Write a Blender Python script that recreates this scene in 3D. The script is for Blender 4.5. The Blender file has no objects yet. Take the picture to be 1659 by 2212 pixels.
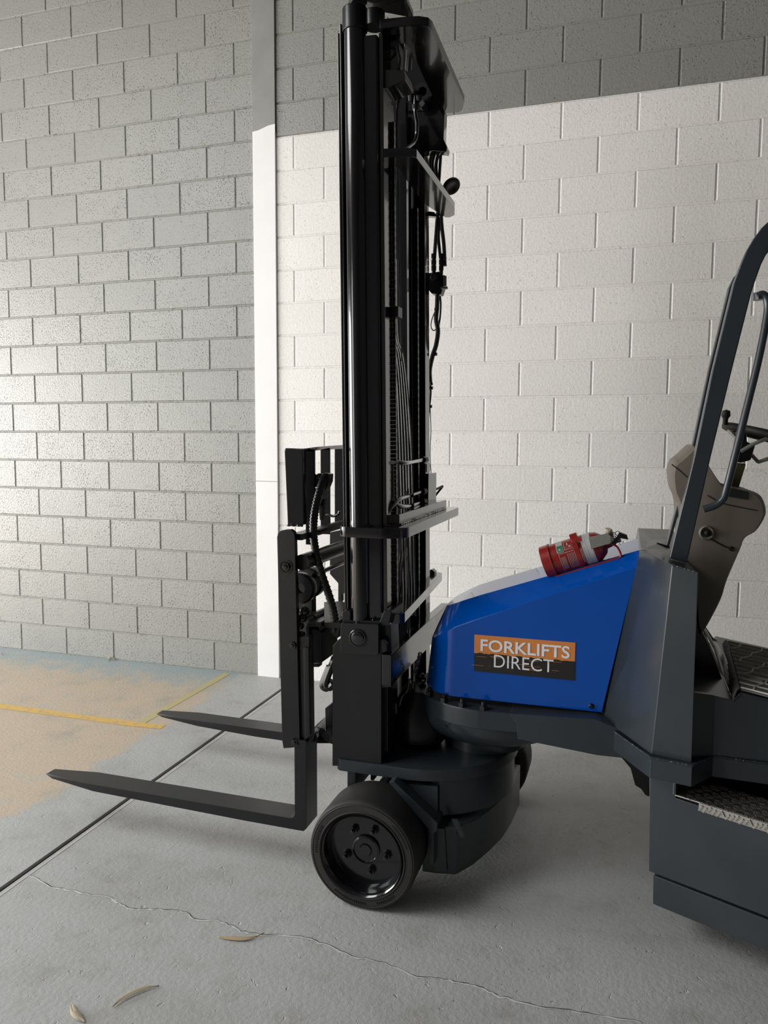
import bpy, bmesh, math, random
from mathutils import Vector, Matrix, Quaternion
import numpy as np
random.seed(7)
scn = bpy.context.scene
col = scn.collection

# ------------------------------------------------------------------ camera
F, YAW, PIT, ROL = 1650.2, -.306, -.0911, .0051
CX, CY, CZ = 2.3971, -4.4555, 1.5376
cy_, sy_ = math.cos(YAW), math.sin(YAW)
cp_, sp_ = math.cos(PIT), math.sin(PIT)
cr_, sr_ = math.cos(ROL), math.sin(ROL)
_f = Vector((sy_, cy_, 0)); _r = Vector((cy_, -sy_, 0)); _u = Vector((0, 0, 1))
W_ = _f * cp_ + _u * sp_; _u2 = _u * cp_ - _f * sp_
R_ = _r * cr_ + _u2 * sr_; U_ = _u2 * cr_ - _r * sr_
CAM = Vector((CX, CY, CZ))
cam = bpy.data.cameras.new('camera'); camo = bpy.data.objects.new('camera', cam); col.objects.link(camo)
cam.sensor_fit = 'HORIZONTAL'; cam.sensor_width = 36; cam.lens = F / 1659 * 36
cam.clip_start = .05; cam.clip_end = 100
m = Matrix.Identity(4)
for i in range(3):
    m[i][0] = R_[i]; m[i][1] = U_[i]; m[i][2] = -W_[i]; m[i][3] = CAM[i]
camo.matrix_world = m
scn.camera = camo

# ------------------------------------------------------------------ view, world, lights
scn.view_settings.view_transform = 'Standard'; scn.view_settings.look = 'None'
scn.view_settings.gamma = 1; scn.view_settings.use_curve_mapping = False
scn.view_settings.exposure = 0.12
w = bpy.data.worlds.new('world'); scn.world = w; w.use_nodes = True
w.node_tree.nodes['Background'].inputs[0].default_value = (.92, .95, 1, 1)
w.node_tree.nodes['Background'].inputs[1].default_value = 1.0

def area(name, loc, target, sx, sy, power, colr):
    l = bpy.data.lights.new(name, 'AREA'); l.shape = 'RECTANGLE'; l.size = sx; l.size_y = sy
    l.energy = power; l.color = colr
    o = bpy.data.objects.new(name, l); col.objects.link(o)
    o.location = loc; d = Vector(target) - Vector(loc)
    o.rotation_euler = d.to_track_quat('-Z', 'Y').to_euler()
    return o
area('door_daylight_side', (-7.85, -3.9, 1.75), (0, -3.9, 1.75), 5.4, 3.4, 960, (1, .98, .945))
area('fill_light_back', (-6.2, -9.85, 2.2), (-6.2, 0, 2.2), 3.0, 4.2, 260, (.98, .985, 1))  # added fill from behind to keep the right wall bright; no door known there
area('fill_light_overhead', (-2.9, -5.2, 4.93), (-2.9, -5.2, 0), 3.0, 3.4, 300, (.98, .99, 1))  # added overhead fill to brighten the floor; no roof opening known

# ------------------------------------------------------------------ helpers
def P(px, py, x=None, y=None, z=None):
    d = R_ * ((px - 829.5) / F) - U_ * ((py - 1106) / F) + W_
    if x is not None: t = (x - CAM.x) / d.x
    elif y is not None: t = (y - CAM.y) / d.y
    else: t = (z - CAM.z) / d.z
    return CAM + d * t

def slab(bm, pts, vec):
    pts = [Vector(p) for p in pts]; vec = Vector(vec)
    a = [bm.verts.new(p) for p in pts]; b = [bm.verts.new(p + vec) for p in pts]
    n = len(a)
    bm.faces.new(a); bm.faces.new(b[::-1])
    for i in range(n):
        bm.faces.new((a[i], b[i], b[(i + 1) % n], a[(i + 1) % n]))
def loft2(bm, A, B):
    a = [bm.verts.new(p) for p in A]; b = [bm.verts.new(p) for p in B]; n = len(a)
    bm.faces.new(a); bm.faces.new(b[::-1])
    for i in range(n): bm.faces.new((a[i], b[i], b[(i + 1) % n], a[(i + 1) % n]))
def fslab(bm, pix, y, th): slab(bm, [P(a, b, y=y) for a, b in pix], (0, th, 0))
def zslab(bm, pix, z, th): slab(bm, [P(a, b, z=z) for a, b in pix], (0, 0, -th))
def box(bm, x0, x1, y0, y1, z0, z1, rot=None):
    pts = [(x0, y0, z0), (x1, y0, z0), (x1, y1, z0), (x0, y1, z0)]
    slab(bm, pts, (0, 0, z1 - z0))
def obox(bm, c, ux, uy, uz, hx, hy, hz):
    c = Vector(c); ux = Vector(ux).normalized(); uy = Vector(uy).normalized(); uz = Vector(uz).normalized()
    pts = [c + ux * sx * hx + uy * sy * hy - uz * hz for sx, sy in ((-1, -1), (1, -1), (1, 1), (-1, 1))]
    slab(bm, pts, uz * 2 * hz)
def tilt(x, z): return x - .0135 * (z - 1.4)
def vbox(bm, x0, x1, y0, y1, z0, z1):   # upright that follows the slight lean of the mast
    A = [Vector((tilt(x, z0), y, z0)) for x, y in ((x0, y0), (x1, y0), (x1, y1), (x0, y1))]
    B = [Vector((tilt(x, z1), y, z1)) for x, y in ((x0, y0), (x1, y0), (x1, y1), (x0, y1))]
    loft2(bm, A, B)
def vpoly(bm, xy, z0, z1):
    loft2(bm, [Vector((tilt(x, z0), y, z0)) for x, y in xy], [Vector((tilt(x, z1), y, z1)) for x, y in xy])
def circ(cx, cy, r, n=24, a0=0, a1=2 * math.pi, end=False):
    k = n if not end else n - 1
    return [(cx + r * math.cos(a0 + (a1 - a0) * i / k), cy + r * math.sin(a0 + (a1 - a0) * i / k)) for i in range(n)]
def smooth(pts, k=6):
    pts = [Vector(p) for p in pts]
    if len(pts) < 3: return pts
    q = [pts[0] * 2 - pts[1]] + pts + [pts[-1] * 2 - pts[-2]]
    out = []
    for i in range(1, len(q) - 2):
        p0, p1, p2, p3 = q[i - 1:i + 3]
        for j in range(k):
            t = j / k
            out.append(.5 * ((2 * p1) + (p2 - p0) * t + (2 * p0 - 5 * p1 + 4 * p2 - p3) * t * t + (3 * p1 - p0 - 3 * p2 + p3) * t ** 3))
    out.append(pts[-1])
    return out
def tube(bm, pts, r, n=10, k=6, closed=False, rad=None):
    pts = smooth(pts, k) if k > 1 else [Vector(p) for p in pts]
    rings = []; N = len(pts)
    ref = None
    for i, p in enumerate(pts):
        d = (pts[min(i + 1, N - 1)] - pts[max(i - 1, 0)])
        if closed: d = pts[(i + 1) % N] - pts[i - 1]
        d.normalize()
        if ref is None: ref = d.orthogonal().normalized()
        a = (ref - d * ref.dot(d)).normalized(); b = d.cross(a); ref = a
        rr = rad(i / max(1, N - 1)) * r if rad else r
        rings.append([bm.verts.new(p + (a * math.cos(2 * math.pi * j / n) + b * math.sin(2 * math.pi * j / n)) * rr) for j in range(n)])
    M = N if closed else N - 1
    for i in range(M):
        A, B = rings[i], rings[(i + 1) % N]
        for j in range(n):
            bm.faces.new((A[j], A[(j + 1) % n], B[(j + 1) % n], B[j]))
    if not closed:
        bm.faces.new(rings[0][::-1]); bm.faces.new(rings[-1])
def cyl(bm, a, b, r, n=20): tube(bm, [a, b], r, n=n, k=1)
def lathe(bm, prof, org, axis, n=40, closed=False):
    """prof: list of (distance along axis, radius)"""
    axis = Vector(axis).normalized(); a = axis.orthogonal().normalized(); b = axis.cross(a); org = Vector(org)
    rings = []
    for h, r in prof:
        if r < 1e-6: rings.append([bm.verts.new(org + axis * h)])
        else: rings.append([bm.verts.new(org + axis * h + (a * math.cos(2 * math.pi * j / n) + b * math.sin(2 * math.pi * j / n)) * r) for j in range(n)])
    L = len(rings)
    for i in range(L if closed else L - 1):
        A, B = rings[i], rings[(i + 1) % L]
        for j in range(n):
            j2 = (j + 1) % n
            if len(A) == 1 and len(B) == 1: continue
            if len(A) == 1: bm.faces.new((A[0], B[j], B[j2]))
            elif len(B) == 1: bm.faces.new((A[j], A[j2], B[0]))
            else: bm.faces.new((A[j], A[j2], B[j2], B[j]))
def hexnut(bm, c, axis, r, h, dome=True):
    lathe(bm, [(0, 0), (0, r), (h, r), (h, 0)], c, axis, n=6)
    if dome: lathe(bm, [(h * .9, r * .55), (h * 1.7, r * .5), (h * 1.9, 0)], c, axis, n=10)
def finish_mesh(bm, name, bev=0, seg=2, ang=35):
    bmesh.ops.recalc_face_normals(bm, faces=bm.faces)
    if bev:
        es = [e for e in bm.edges if len(e.link_faces) == 2 and e.calc_face_angle(0) > math.radians(ang)]
        if es: bmesh.ops.bevel(bm, geom=es, offset=bev, segments=seg, affect='EDGES', profile=.5, clamp_overlap=True)
    for f_ in bm.faces: f_.smooth = True
    for e in bm.edges:
        e.smooth = not (len(e.link_faces) == 2 and e.calc_face_angle(0) > math.radians(32))
    me = bpy.data.meshes.new(name); bm.to_mesh(me); bm.free()
    return me
ROOTLOC = {}
def build(name, bm, mat, parent=None, bev=0, seg=2, label=None, kind=None, ang=35):
    me = finish_mesh(bm, name, bev, seg, ang)
    me.materials.append(mat)
    o = bpy.data.objects.new(name, me); col.objects.link(o)
    if bev and len(me.polygons) < 4000:
        wn = o.modifiers.new('weighted_normals', 'WEIGHTED_NORMAL'); wn.keep_sharp = True; wn.weight = 80
    if parent is not None:
        o.parent = parent
        if parent.name in ROOTLOC: o.location = -ROOTLOC[parent.name]
    if label: o['label'] = label
    if kind: o['kind'] = kind
    return o
def NB(): return bmesh.new()
def thing(name, label, cat, loc, group=None):
    o = bpy.data.objects.new(name, None); col.objects.link(o); o.location = loc
    o.empty_display_size = .1
    ROOTLOC[o.name] = Vector(loc); o['label'] = label; o['category'] = cat
    if group: o['group'] = group
    return o
def tag(o, label, cat, group=None):
    o['label'] = label; o['category'] = cat
    if group: o['group'] = group

# ------------------------------------------------------------------ materials
def newmat(name):
    m = bpy.data.materials.new(name); m.use_nodes = True
    nt = m.node_tree; b = nt.nodes['Principled BSDF']
    return m, nt, b
def N(nt, t, **kw):
    n = nt.nodes.new(t)
    for k, v in kw.items():
        if k in n.inputs: n.inputs[k].default_value = v
        else: setattr(n, k, v)
    return n
def ramp(nt, src, stops):
    r = nt.nodes.new('ShaderNodeValToRGB'); e = r.color_ramp.elements
    while len(e) < len(stops): e.new(.5)
    for el, (p, c) in zip(e, stops):
        el.position = p; el.color = c if len(c) == 4 else (*c, 1)
    nt.links.new(src, r.inputs[0]); return r
def mix(nt, fac, a, b, blend='MIX'):
    n = nt.nodes.new('ShaderNodeMix'); n.data_type = 'RGBA'; n.blend_type = blend
    for s, v in ((n.inputs[0], fac), (n.inputs[6], a), (n.inputs[7], b)):
        if hasattr(v, 'is_output'): nt.links.new(v, s)
        elif isinstance(v, (int, float)): s.default_value = v
        else: s.default_value = (*v, 1) if len(v) == 3 else v
    return n.outputs[2]
def paint(name, c, rough=.3, coat=.3, bump=.08, scale=90, spec=.5, dust=.0):
    m, nt, b = newmat(name)
    g = N(nt, 'ShaderNodeNewGeometry')
    n1 = N(nt, 'ShaderNodeTexNoise', Scale=scale, Detail=3.0); nt.links.new(g.outputs['Position'], n1.inputs['Vector'])
    n2 = N(nt, 'ShaderNodeTexNoise', Scale=5.0, Detail=4.0); nt.links.new(g.outputs['Position'], n2.inputs['Vector'])
    kv = .03 if max(c) > .3 else .12
    r = ramp(nt, n2.outputs[0], [(.3, tuple(x * (1 - kv) for x in c)), (.7, tuple(min(1, x * (1 + kv)) for x in c))])
    nt.links.new(r.outputs[0], b.inputs['Base Color'])
    rr = N(nt, 'ShaderNodeMapRange'); rr.inputs[3].default_value = rough * .85; rr.inputs[4].default_value = rough * 1.2
    nt.links.new(n2.outputs[0], rr.inputs[0]); nt.links.new(rr.outputs[0], b.inputs['Roughness'])
    b.inputs['Coat Weight'].default_value = coat; b.inputs['Coat Roughness'].default_value = rough * .35
    b.inputs['Specular IOR Level'].default_value = spec
    bp = N(nt, 'ShaderNodeBump', Strength=bump, Distance=.002); nt.links.new(n1.outputs[0], bp.inputs['Height'])
    nt.links.new(bp.outputs[0], b.inputs['Normal'])
    return m
BLACK = paint('gloss_black_paint', (.0045, .0048, .006), .15, .5, .05, 60, .45)
BLACK2 = paint('satin_black_paint', (.0055, .006, .0072), .33, .08, .12, 120, .38)
GREY = paint('charcoal_grey_paint', (.024, .030, .035), .30, .18, .06, 70, .4)
BLUE = paint('blue_gloss_paint', (.0, .062, .34), .13, .35, .02, 30, .2)
RUBBER = paint('black_rubber', (.010, .010, .010), .6, 0, .25, 200, .3)
TREAD = paint('worn_tyre_rubber', (.022, .021, .020), .6, 0, .2, 160, .35)
HOSE = paint('hose_rubber', (.008, .0085, .01), .35, .1, .2, 180)
RED = paint('red_enamel', (.26, .012, .009), .3, .3, .1, 60)
ALU = paint('brushed_aluminium', (.42, .40, .37), .36, 0, .15, 150); ALU.node_tree.nodes['Principled BSDF'].inputs['Metallic'].default_value = .9
SCUFF = paint('scuffed_steel', (.30, .30, .27), .45, 0, .3, 90); SCUFF.node_tree.nodes['Principled BSDF'].inputs['Metallic'].default_value = .6
BEIGE = paint('dirty_beige_plastic', (.115, .098, .078), .5, 0, .15, 60)
MATR = paint('dusty_rubber_mat', (.075, .07, .062), .7, 0, .3, 150, .3)
MATL = paint('worn_mat_ridges', (.40, .38, .34), .7, 0, .3, 150, .3)
OLIVE = paint('olive_drab_steel', (.10, .085, .03), .55, 0, .3, 90)
WHITEP = paint('label_white', (.36, .36, .37), .4, .1, .02)
GREENP = paint('label_green', (.01, .16, .07), .4, .1, .02)
ORANGE = paint('sticker_orange', (.58, .20, .045), .45, .1, .02)
LETTER = paint('sticker_letter_white', (.72, .72, .74), .45, .1, .02)
CREAM = paint('gauge_cream', (.5, .44, .33), .4, .1, .05)

def block_mat(name, base, pit_shade, pit_amt, rough, sheen=0.3):
    m, nt, b = newmat(name)
    g = N(nt, 'ShaderNodeNewGeometry'); oi = N(nt, 'ShaderNodeObjectInfo')
    pos = g.outputs['Position']
    big = N(nt, 'ShaderNodeTexNoise', Scale=1.3, Detail=3.0); nt.links.new(pos, big.inputs['Vector'])
    fine = N(nt, 'ShaderNodeTexNoise', Scale=70.0, Detail=5.0, Roughness=.65); nt.links.new(pos, fine.inputs['Vector'])
    pn = N(nt, 'ShaderNodeTexNoise', Scale=110.0, Detail=2.0, Distortion=.6); nt.links.new(pos, pn.inputs['Vector'])
    msk = N(nt, 'ShaderNodeTexNoise', Scale=7.0, Detail=3.0); nt.links.new(pos, msk.inputs['Vector'])
    # pits: threshold of the fine noise lowered where the mask and the block's own random are high
    ad = N(nt, 'ShaderNodeMath', operation='MULTIPLY_ADD'); nt.links.new(msk.outputs[0], ad.inputs[0]); ad.inputs[1].default_value = .18
    nt.links.new(pn.outputs[0], ad.inputs[2])
    ad2 = N(nt, 'ShaderNodeMath', operation='MULTIPLY_ADD'); nt.links.new(oi.outputs['Random'], ad2.inputs[0]); ad2.inputs[1].default_value = .05
    nt.links.new(ad.outputs[0], ad2.inputs[2])
    pit = ramp(nt, ad2.outputs[0], [(pit_amt, (0, 0, 0)), (pit_amt + .05, (1, 1, 1))])
    tint = N(nt, 'ShaderNodeMapRange'); tint.inputs[3].default_value = .95; tint.inputs[4].default_value = 1.04
    nt.links.new(oi.outputs['Random'], tint.inputs[0])
    c0 = ramp(nt, big.outputs[0], [(.3, tuple(x * .96 for x in base)), (.7, tuple(x * 1.03 for x in base))])
    cm = N(nt, 'ShaderNodeVectorMath', operation='SCALE'); nt.links.new(c0.outputs[0], cm.inputs[0]); nt.links.new(tint.outputs[0], cm.inputs['Scale'])
    fn = ramp(nt, fine.outputs[0], [(.35, (.93, .93, .93)), (.6, (1, 1, 1))])
    c1 = mix(nt, 1.0, cm.outputs[0], fn.outputs[0], 'MULTIPLY')
    c2 = mix(nt, pit.outputs[0], c1, pit_shade)  # pits take a darker colour that paints in the shadow of the holes
    nt.links.new(c2, b.inputs['Base Color']); b.inputs['Roughness'].default_value = rough
    b.inputs['Specular IOR Level'].default_value = sheen
    hs = N(nt, 'ShaderNodeMath', operation='MULTIPLY_ADD'); nt.links.new(pit.outputs[0], hs.inputs[0]); hs.inputs[1].default_value = -1.2
    nt.links.new(fine.outputs[0], hs.inputs[2])
    bp = N(nt, 'ShaderNodeBump', Strength=.55, Distance=.004); nt.links.new(hs.outputs[0], bp.inputs['Height'])
    nt.links.new(bp.outputs[0], b.inputs['Normal'])
    return m
GB = block_mat('grey_painted_block', (.272, .272, .252), (.13, .13, .12), .745, .31, .6)
WB = block_mat('white_painted_block', (.82, .80, .765), (.60, .58, .55), .79, .5, .4)
GM = block_mat('grey_painted_mortar', (.27, .27, .25), (.12, .12, .11), .74, .6)
WM = block_mat('white_painted_mortar', (.78, .76, .73), (.5, .5, .48), .78, .6)
COLG = paint('grey_painted_concrete', (.25, .248, .235), .5, 0, .12, 40)
COLW = paint('white_painted_concrete', (.80, .79, .78), .5, 0, .12, 40)
PLAIN = paint('warehouse_wall_paint', (.07, .07, .07), .7, 0, .05)
CEILM = paint('warehouse_ceiling', (.12, .12, .12), .7, 0, .05)

def floor_mat():
    m, nt, b = newmat('painted_concrete_floor')
    g = N(nt, 'ShaderNodeNewGeometry'); pos = g.outputs['Position']
    sep = N(nt, 'ShaderNodeSeparateXYZ'); nt.links.new(pos, sep.inputs[0])
    n1 = N(nt, 'ShaderNodeTexNoise', Scale=1.6, Detail=6.0, Roughness=.6); nt.links.new(pos, n1.inputs['Vector'])
    n2 = N(nt, 'ShaderNodeTexNoise', Scale=9.0, Detail=6.0, Roughness=.6); nt.links.new(pos, n2.inputs['Vector'])
    n3 = N(nt, 'ShaderNodeTexNoise', Scale=60.0, Detail=4.0, Roughness=.6); nt.links.new(pos, n3.inputs['Vector'])
    grey = ramp(nt, n1.outputs[0], [(.30, (.34, .34, .325)), (.5, (.40, .405, .40)), (.72, (.43, .435, .43))])
    st = ramp(nt, n2.outputs[0], [(.28, (.80, .78, .74)), (.48, (1, 1, 1))])
    greyc = mix(nt, .8, grey.outputs[0], st.outputs[0], 'MULTIPLY')
    nt4 = N(nt, 'ShaderNodeTexNoise', Scale=3.4, Detail=8.0, Roughness=.68); nt.links.new(pos, nt4.inputs['Vector'])
    tan = ramp(nt, nt4.outputs[0], [(.32, (.36, .33, .28)), (.46, (.47, .40, .31)), (.56, (.50, .41, .31)), (.70, (.42, .41, .38))])
    # unpainted patch: x < ~0.0 with a ragged border
    ex = N(nt, 'ShaderNodeMath', operation='MULTIPLY_ADD'); nt.links.new(n2.outputs[0], ex.inputs[0]); ex.inputs[1].default_value = .30
    nt.links.new(sep.outputs[0], ex.inputs[2])
    ex2 = N(nt, 'ShaderNodeMath', operation='MULTIPLY_ADD'); nt.links.new(n1.outputs[0], ex2.inputs[0]); ex2.inputs[1].default_value = .25
    nt.links.new(ex.outputs[0], ex2.inputs[2])
    tm = ramp(nt, ex2.outputs[0], [(.29, (1, 1, 1)), (.35, (0, 0, 0))])
    c1 = mix(nt, tm.outputs[0], greyc, tan.outputs[0])
    # bluish old paint near the wall on the left
    yy = N(nt, 'ShaderNodeMath', operation='MULTIPLY_ADD'); nt.links.new(n2.outputs[0], yy.inputs[0]); yy.inputs[1].default_value = .9
    nt.links.new(sep.outputs[1], yy.inputs[2])
    bmk = ramp(nt, yy.outputs[0], [(-.0, (0, 0, 0)), (.36, (.9, .9, .9))])
    mm = mix(nt, 1.0, bmk.outputs[0], tm.outputs[0], 'MULTIPLY')
    c2 = mix(nt, mm, c1, (.30, .37, .39))
    # sparse tan wear spots on the grey side
    v = N(nt, 'ShaderNodeTexNoise', Scale=3.1, Detail=7.0, Roughness=.7); nt.links.new(pos, v.inputs['Vector'])
    wr = ramp(nt, v.outputs[0], [(.66, (0, 0, 0)), (.70, (.6, .6, .6))])
    c3 = mix(nt, wr.outputs[0], c2, (.36, .30, .22))
    ch = ramp(nt, n3.outputs[0], [(.70, (0, 0, 0)), (.73, (.7, .7, .7))])
    c4 = mix(nt, ch.outputs[0], c3, (.40, .40, .38))
    nt.links.new(c4, b.inputs['Base Color'])
    rr = N(nt, 'ShaderNodeMapRange'); rr.inputs[3].default_value = .42; rr.inputs[4].default_value = .62
    nt.links.new(n2.outputs[0], rr.inputs[0]); nt.links.new(rr.outputs[0], b.inputs['Roughness'])
    b.inputs['Specular IOR Level'].default_value = .4
    vo = N(nt, 'ShaderNodeTexNoise', Scale=38.0, Detail=2.0, Distortion=1.2); nt.links.new(pos, vo.inputs['Vector'])
    vp = ramp(nt, vo.outputs[0], [(.68, (0, 0, 0)), (.74, (1, 1, 1))])
    h0 = N(nt, 'ShaderNodeMath', operation='MULTIPLY_ADD'); nt.links.new(vp.outputs[0], h0.inputs[0]); h0.inputs[1].default_value = -3.5
    nt.links.new(n3.outputs[0], h0.inputs[2])
    h = N(nt, 'ShaderNodeMath', operation='MULTIPLY_ADD'); nt.links.new(ch.outputs[0], h.inputs[0]); h.inputs[1].default_value = -.8
    nt.links.new(h0.outputs[0], h.inputs[2])
    bp = N(nt, 'ShaderNodeBump', Strength=.38, Distance=.005); nt.links.new(h.outputs[0], bp.inputs['Height'])
    nt.links.new(bp.outputs[0], b.inputs['Normal'])
    return m
FLOOR = floor_mat()
def wornline():
    m, nt, b = newmat('worn_yellow_line_paint')
    g = N(nt, 'ShaderNodeNewGeometry')
    n = N(nt, 'ShaderNodeTexNoise', Scale=25.0, Detail=6.0, Roughness=.7); nt.links.new(g.outputs['Position'], n.inputs['Vector'])
    r = ramp(nt, n.outputs[0], [(.34, (.40, .33, .22)), (.52, (.66, .42, .10))])
    nt.links.new(r.outputs[0], b.inputs['Base Color']); b.inputs['Roughness'].default_value = .55
    return m
YEL = wornline()
YEL2 = paint('faded_yellow_line_paint', (.47, .41, .20), .6, 0, .1)
DARK = paint('dark_joint_filler', (.035, .035, .033), .9, 0, .1)  # dark tone for the joint bottom and the crack core
CHIP = paint('chipped_concrete', (.60, .60, .57), .8, 0, .3)
LEAFM = paint('dry_leaf', (.42, .31, .19), .6, 0, .3, 150)
LEAFM2 = paint('pale_dry_leaf', (.40, .34, .25), .6, 0, .3, 150)

# ------------------------------------------------------------------ the setting
def structure(name, bm, mat, bev=0):
    o = build(name, bm, mat, None, bev); o['kind'] = 'structure'; return o
JX = .395      # control joint in the floor
bm = NB(); box(bm, -8, JX - .011, -10, .3, -.1, 0)
floor = structure('floor', bm, FLOOR)
bm = NB(); box(bm, JX + .009, 7, -10, .3, -.1, 0)
build('concrete_slab', bm, FLOOR, floor, .003)
bm = NB(); box(bm, JX - .011, JX + .009, -10, .3, -.1, -.012)
build('joint_filler', bm, DARK, floor)
bm = NB(); box(bm, JX + .026, JX + .030, -10, 0, 0, .0012)
build('joint_ridge', bm, CHIP, floor)
# yellow lines
def strip(bm, pts, wd, z=.0012):
    vs = []
    for i, p in enumerate(pts):
        d = (Vector(pts[min(i + 1, len(pts) - 1)]) - Vector(pts[max(i - 1, 0)])).normalized(); n = Vector((-d.y, d.x))
        ww = wd[i] if isinstance(wd, list) else wd
        vs.append([bm.verts.new((p[0] + n.x * s * ww / 2, p[1] + n.y * s * ww / 2, z)) for s in (-1, 1)])
    for i in range(len(vs) - 1): bm.faces.new((vs[i][0], vs[i + 1][0], vs[i + 1][1], vs[i][1]))
bm = NB(); strip(bm, [(-5 + i * .1, -1.012 + random.uniform(-.002, .002)) for i in range(50)] + [(.06, -1.0)], [.062 + random.uniform(-.005, .005) for _ in range(51)])
build('line_marking', bm, YEL, floor)
bm = NB(); strip(bm, [(-.088 + random.uniform(-.002, .002), -.985 + i * .05) for i in range(20)], [.05 + random.uniform(-.006, .006) for _ in range(20)], .0011)
build('line_marking', bm, YEL2, floor)
# crack across the slab
cr = [(60, 1890), (110, 1915), (145, 1922), (185, 1930), (240, 1940), (262, 1955), (290, 1966), (330, 1964), (370, 1965), (400, 1972), (420, 1985), (470, 1990), (500, 2000), (520, 2012), (560, 2020), (650, 2022), (700, 2040), (760, 2065), (830, 2082), (900, 2110), (950, 2114), (1000, 2125), (1040, 2134), (1080, 2152), (1160, 2175), (1250, 2186), (1330, 2200), (1400, 2212)]
cp = [P(a, b, z=0) for a, b in cr]
pts = []
for i in range(len(cp) - 1):
    for j in range(5):
        q = cp[i].lerp(cp[i + 1], j / 5); pts.append((q.x, q.y + random.uniform(-.004, .004)))
bm = NB(); strip(bm, pts, [random.uniform(.002, .012) for _ in pts], .0008); build('crack', bm, CHIP, floor)
bm = NB(); strip(bm, [(a, b + .002) for a, b in pts], [random.uniform(.0008, .0035) for _ in pts], .0014); build('crack', bm, DARK, floor)

# concrete block wall --------------------------------------------------------
wallL = bpy.data.objects.new('wall_back', None); col.objects.link(wallL); wallL['kind'] = 'structure'
wallL['label'] = 'grey painted concrete block wall left of the column'
wallR = bpy.data.objects.new('wall_right', None); col.objects.link(wallR); wallR['kind'] = 'structure'
wallR['label'] = 'block wall right of the column, white below and grey above'
def mesh_block(L, mat, key, ch=.0035, vb=0):
    bm = NB(); H = .1905; D = .05
    x0, x1, z0, z1 = .004, L - .004, .004, .004 + H
    c = ch
    def j(): return random.uniform(-.0012, .0012)
    A = [bm.verts.new((x, .0 + c, z)) for x, z in ((x0 + j(), z0 + j()), (x1 + j(), z0 + j()), (x1 + j(), z1 + j()), (x0 + j(), z1 + j()))]
    B = [bm.verts.new((x, 0 + j() * .5, z)) for x, z in ((x0 + c, z0 + c), (x1 - c, z0 + c), (x1 - c, z1 - c), (x0 + c, z1 - c))]
    Cc = [bm.verts.new((v.co.x, D, v.co.z)) for v in A]
    bm.faces.new(B)
    for i in range(4):
        k = (i + 1) % 4
        bm.faces.new((A[i], A[k], B[k], B[i])); bm.faces.new((Cc[i], Cc[k], A[k], A[i]))
    bmesh.ops.recalc_face_normals(bm, faces=bm.faces)
    me = bpy.data.meshes.new('block'); bm.to_mesh(me); bm.free(); me.materials.append(mat)
    return me
cache = {}
def put_block(parent, x, z, L, mat):
    key = (round(L, 3), mat.name, random.randrange(4))
    if key not in cache: cache[key] = mesh_block(L, mat, key)
    o = bpy.data.objects.new('block', cache[key]); col.objects.link(o); o.location = (x, 0, z); o.parent = parent
def add_far(bm, x, z, L):
    box(bm, x + .004, x + L - .004, 0, .05, z + .004, z + .1945)
farL = NB(); farR = NB(); farRG = NB()
for k in range(25):
    z = k * .2; odd = k % 2
    # left part, up to the column
    x = -.2 if odd else 0.0
    L = .4 if not odd else .4
    edges = []
    right = .2 if odd else .2
    u = -8.2 - (.2 if odd else 0)
    while u < right - 1e-6:
        ln = min(.4, right - u)
        if u > -2.35 and z < 4.5:
            if k == 0 and -1.65 < u < -1.55:
                put_block(wallL, u, z, .1, GB); put_block(wallL, u + .1, z, ln - .1, GB)
            else: put_block(wallL, u, z, ln, GB)
        else: add_far(farL, u, z, ln)
        u += .4
    u = .2
    first = .4 if odd else .2
    while u < 7:
        ln = first if abs(u - .2) < 1e-6 else .4
        mt = WB if z < 3.35 else GB
        if u < 3.15 and z < 4.3: put_block(wallR, u, z, ln, mt)
        else: add_far(farR if z < 3.35 else farRG, u, z, ln)
        u += ln
build('block_courses', farL, GB, wallL, kind='stuff'); build('block_courses', farR, WB, wallR, kind='stuff'); build('block_courses', farRG, GB, wallR, kind='stuff')
# mortar bed set back behind the block faces
bm = NB(); box(bm, -8.2, .2, .0045, .25, -.05, 5.05); build('mortar', bm, GM, wallL)
bm = NB(); box(bm, .2, 7, .0035, .25, -.05, 3.4); build('mortar', bm, WM, wallR)
bm = NB(); box(bm, .2, 7, .0045, .25, 3.4, 5.05); build('mortar', bm, GM, wallR)
# concrete column
bm = NB(); box(bm, .127, .281, -.014, .02, -.02, 3.43)
trim = structure('trim_1', bm, COLW, .003)
trim['label'] = 'flush concrete column, white below and grey above'
bm = NB(); slab(bm, [(.127, -.014, 3.43), (.281, -.014, 3.46), (.281, -.014, 5.05), (.127, -.014, 5.05)], (0, .034, 0)); build('grey_upper_column', bm, COLG, trim, .002, label='grey unpainted upper part of the column')
bm = NB(); slab(bm, [(.127, -.0145, 3.425), (.281, -.0145, 3.425), (.281, -.0145, 3.475), (.235, -.0145, 3.47), (.17, -.0145, 3.45), (.127, -.0145, 3.445)], (0, .002, 0)); build('paint_edge', bm, COLW, trim)
bm = NB(); slab(bm, [(.127, -.0146, 1.282), (.283, -.0146, 1.282), (.283, -.0146, 1.285), (.127, -.0146, 1.286)], (0, .002, 0)); build('joint_line', bm, COLG, trim)
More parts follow.
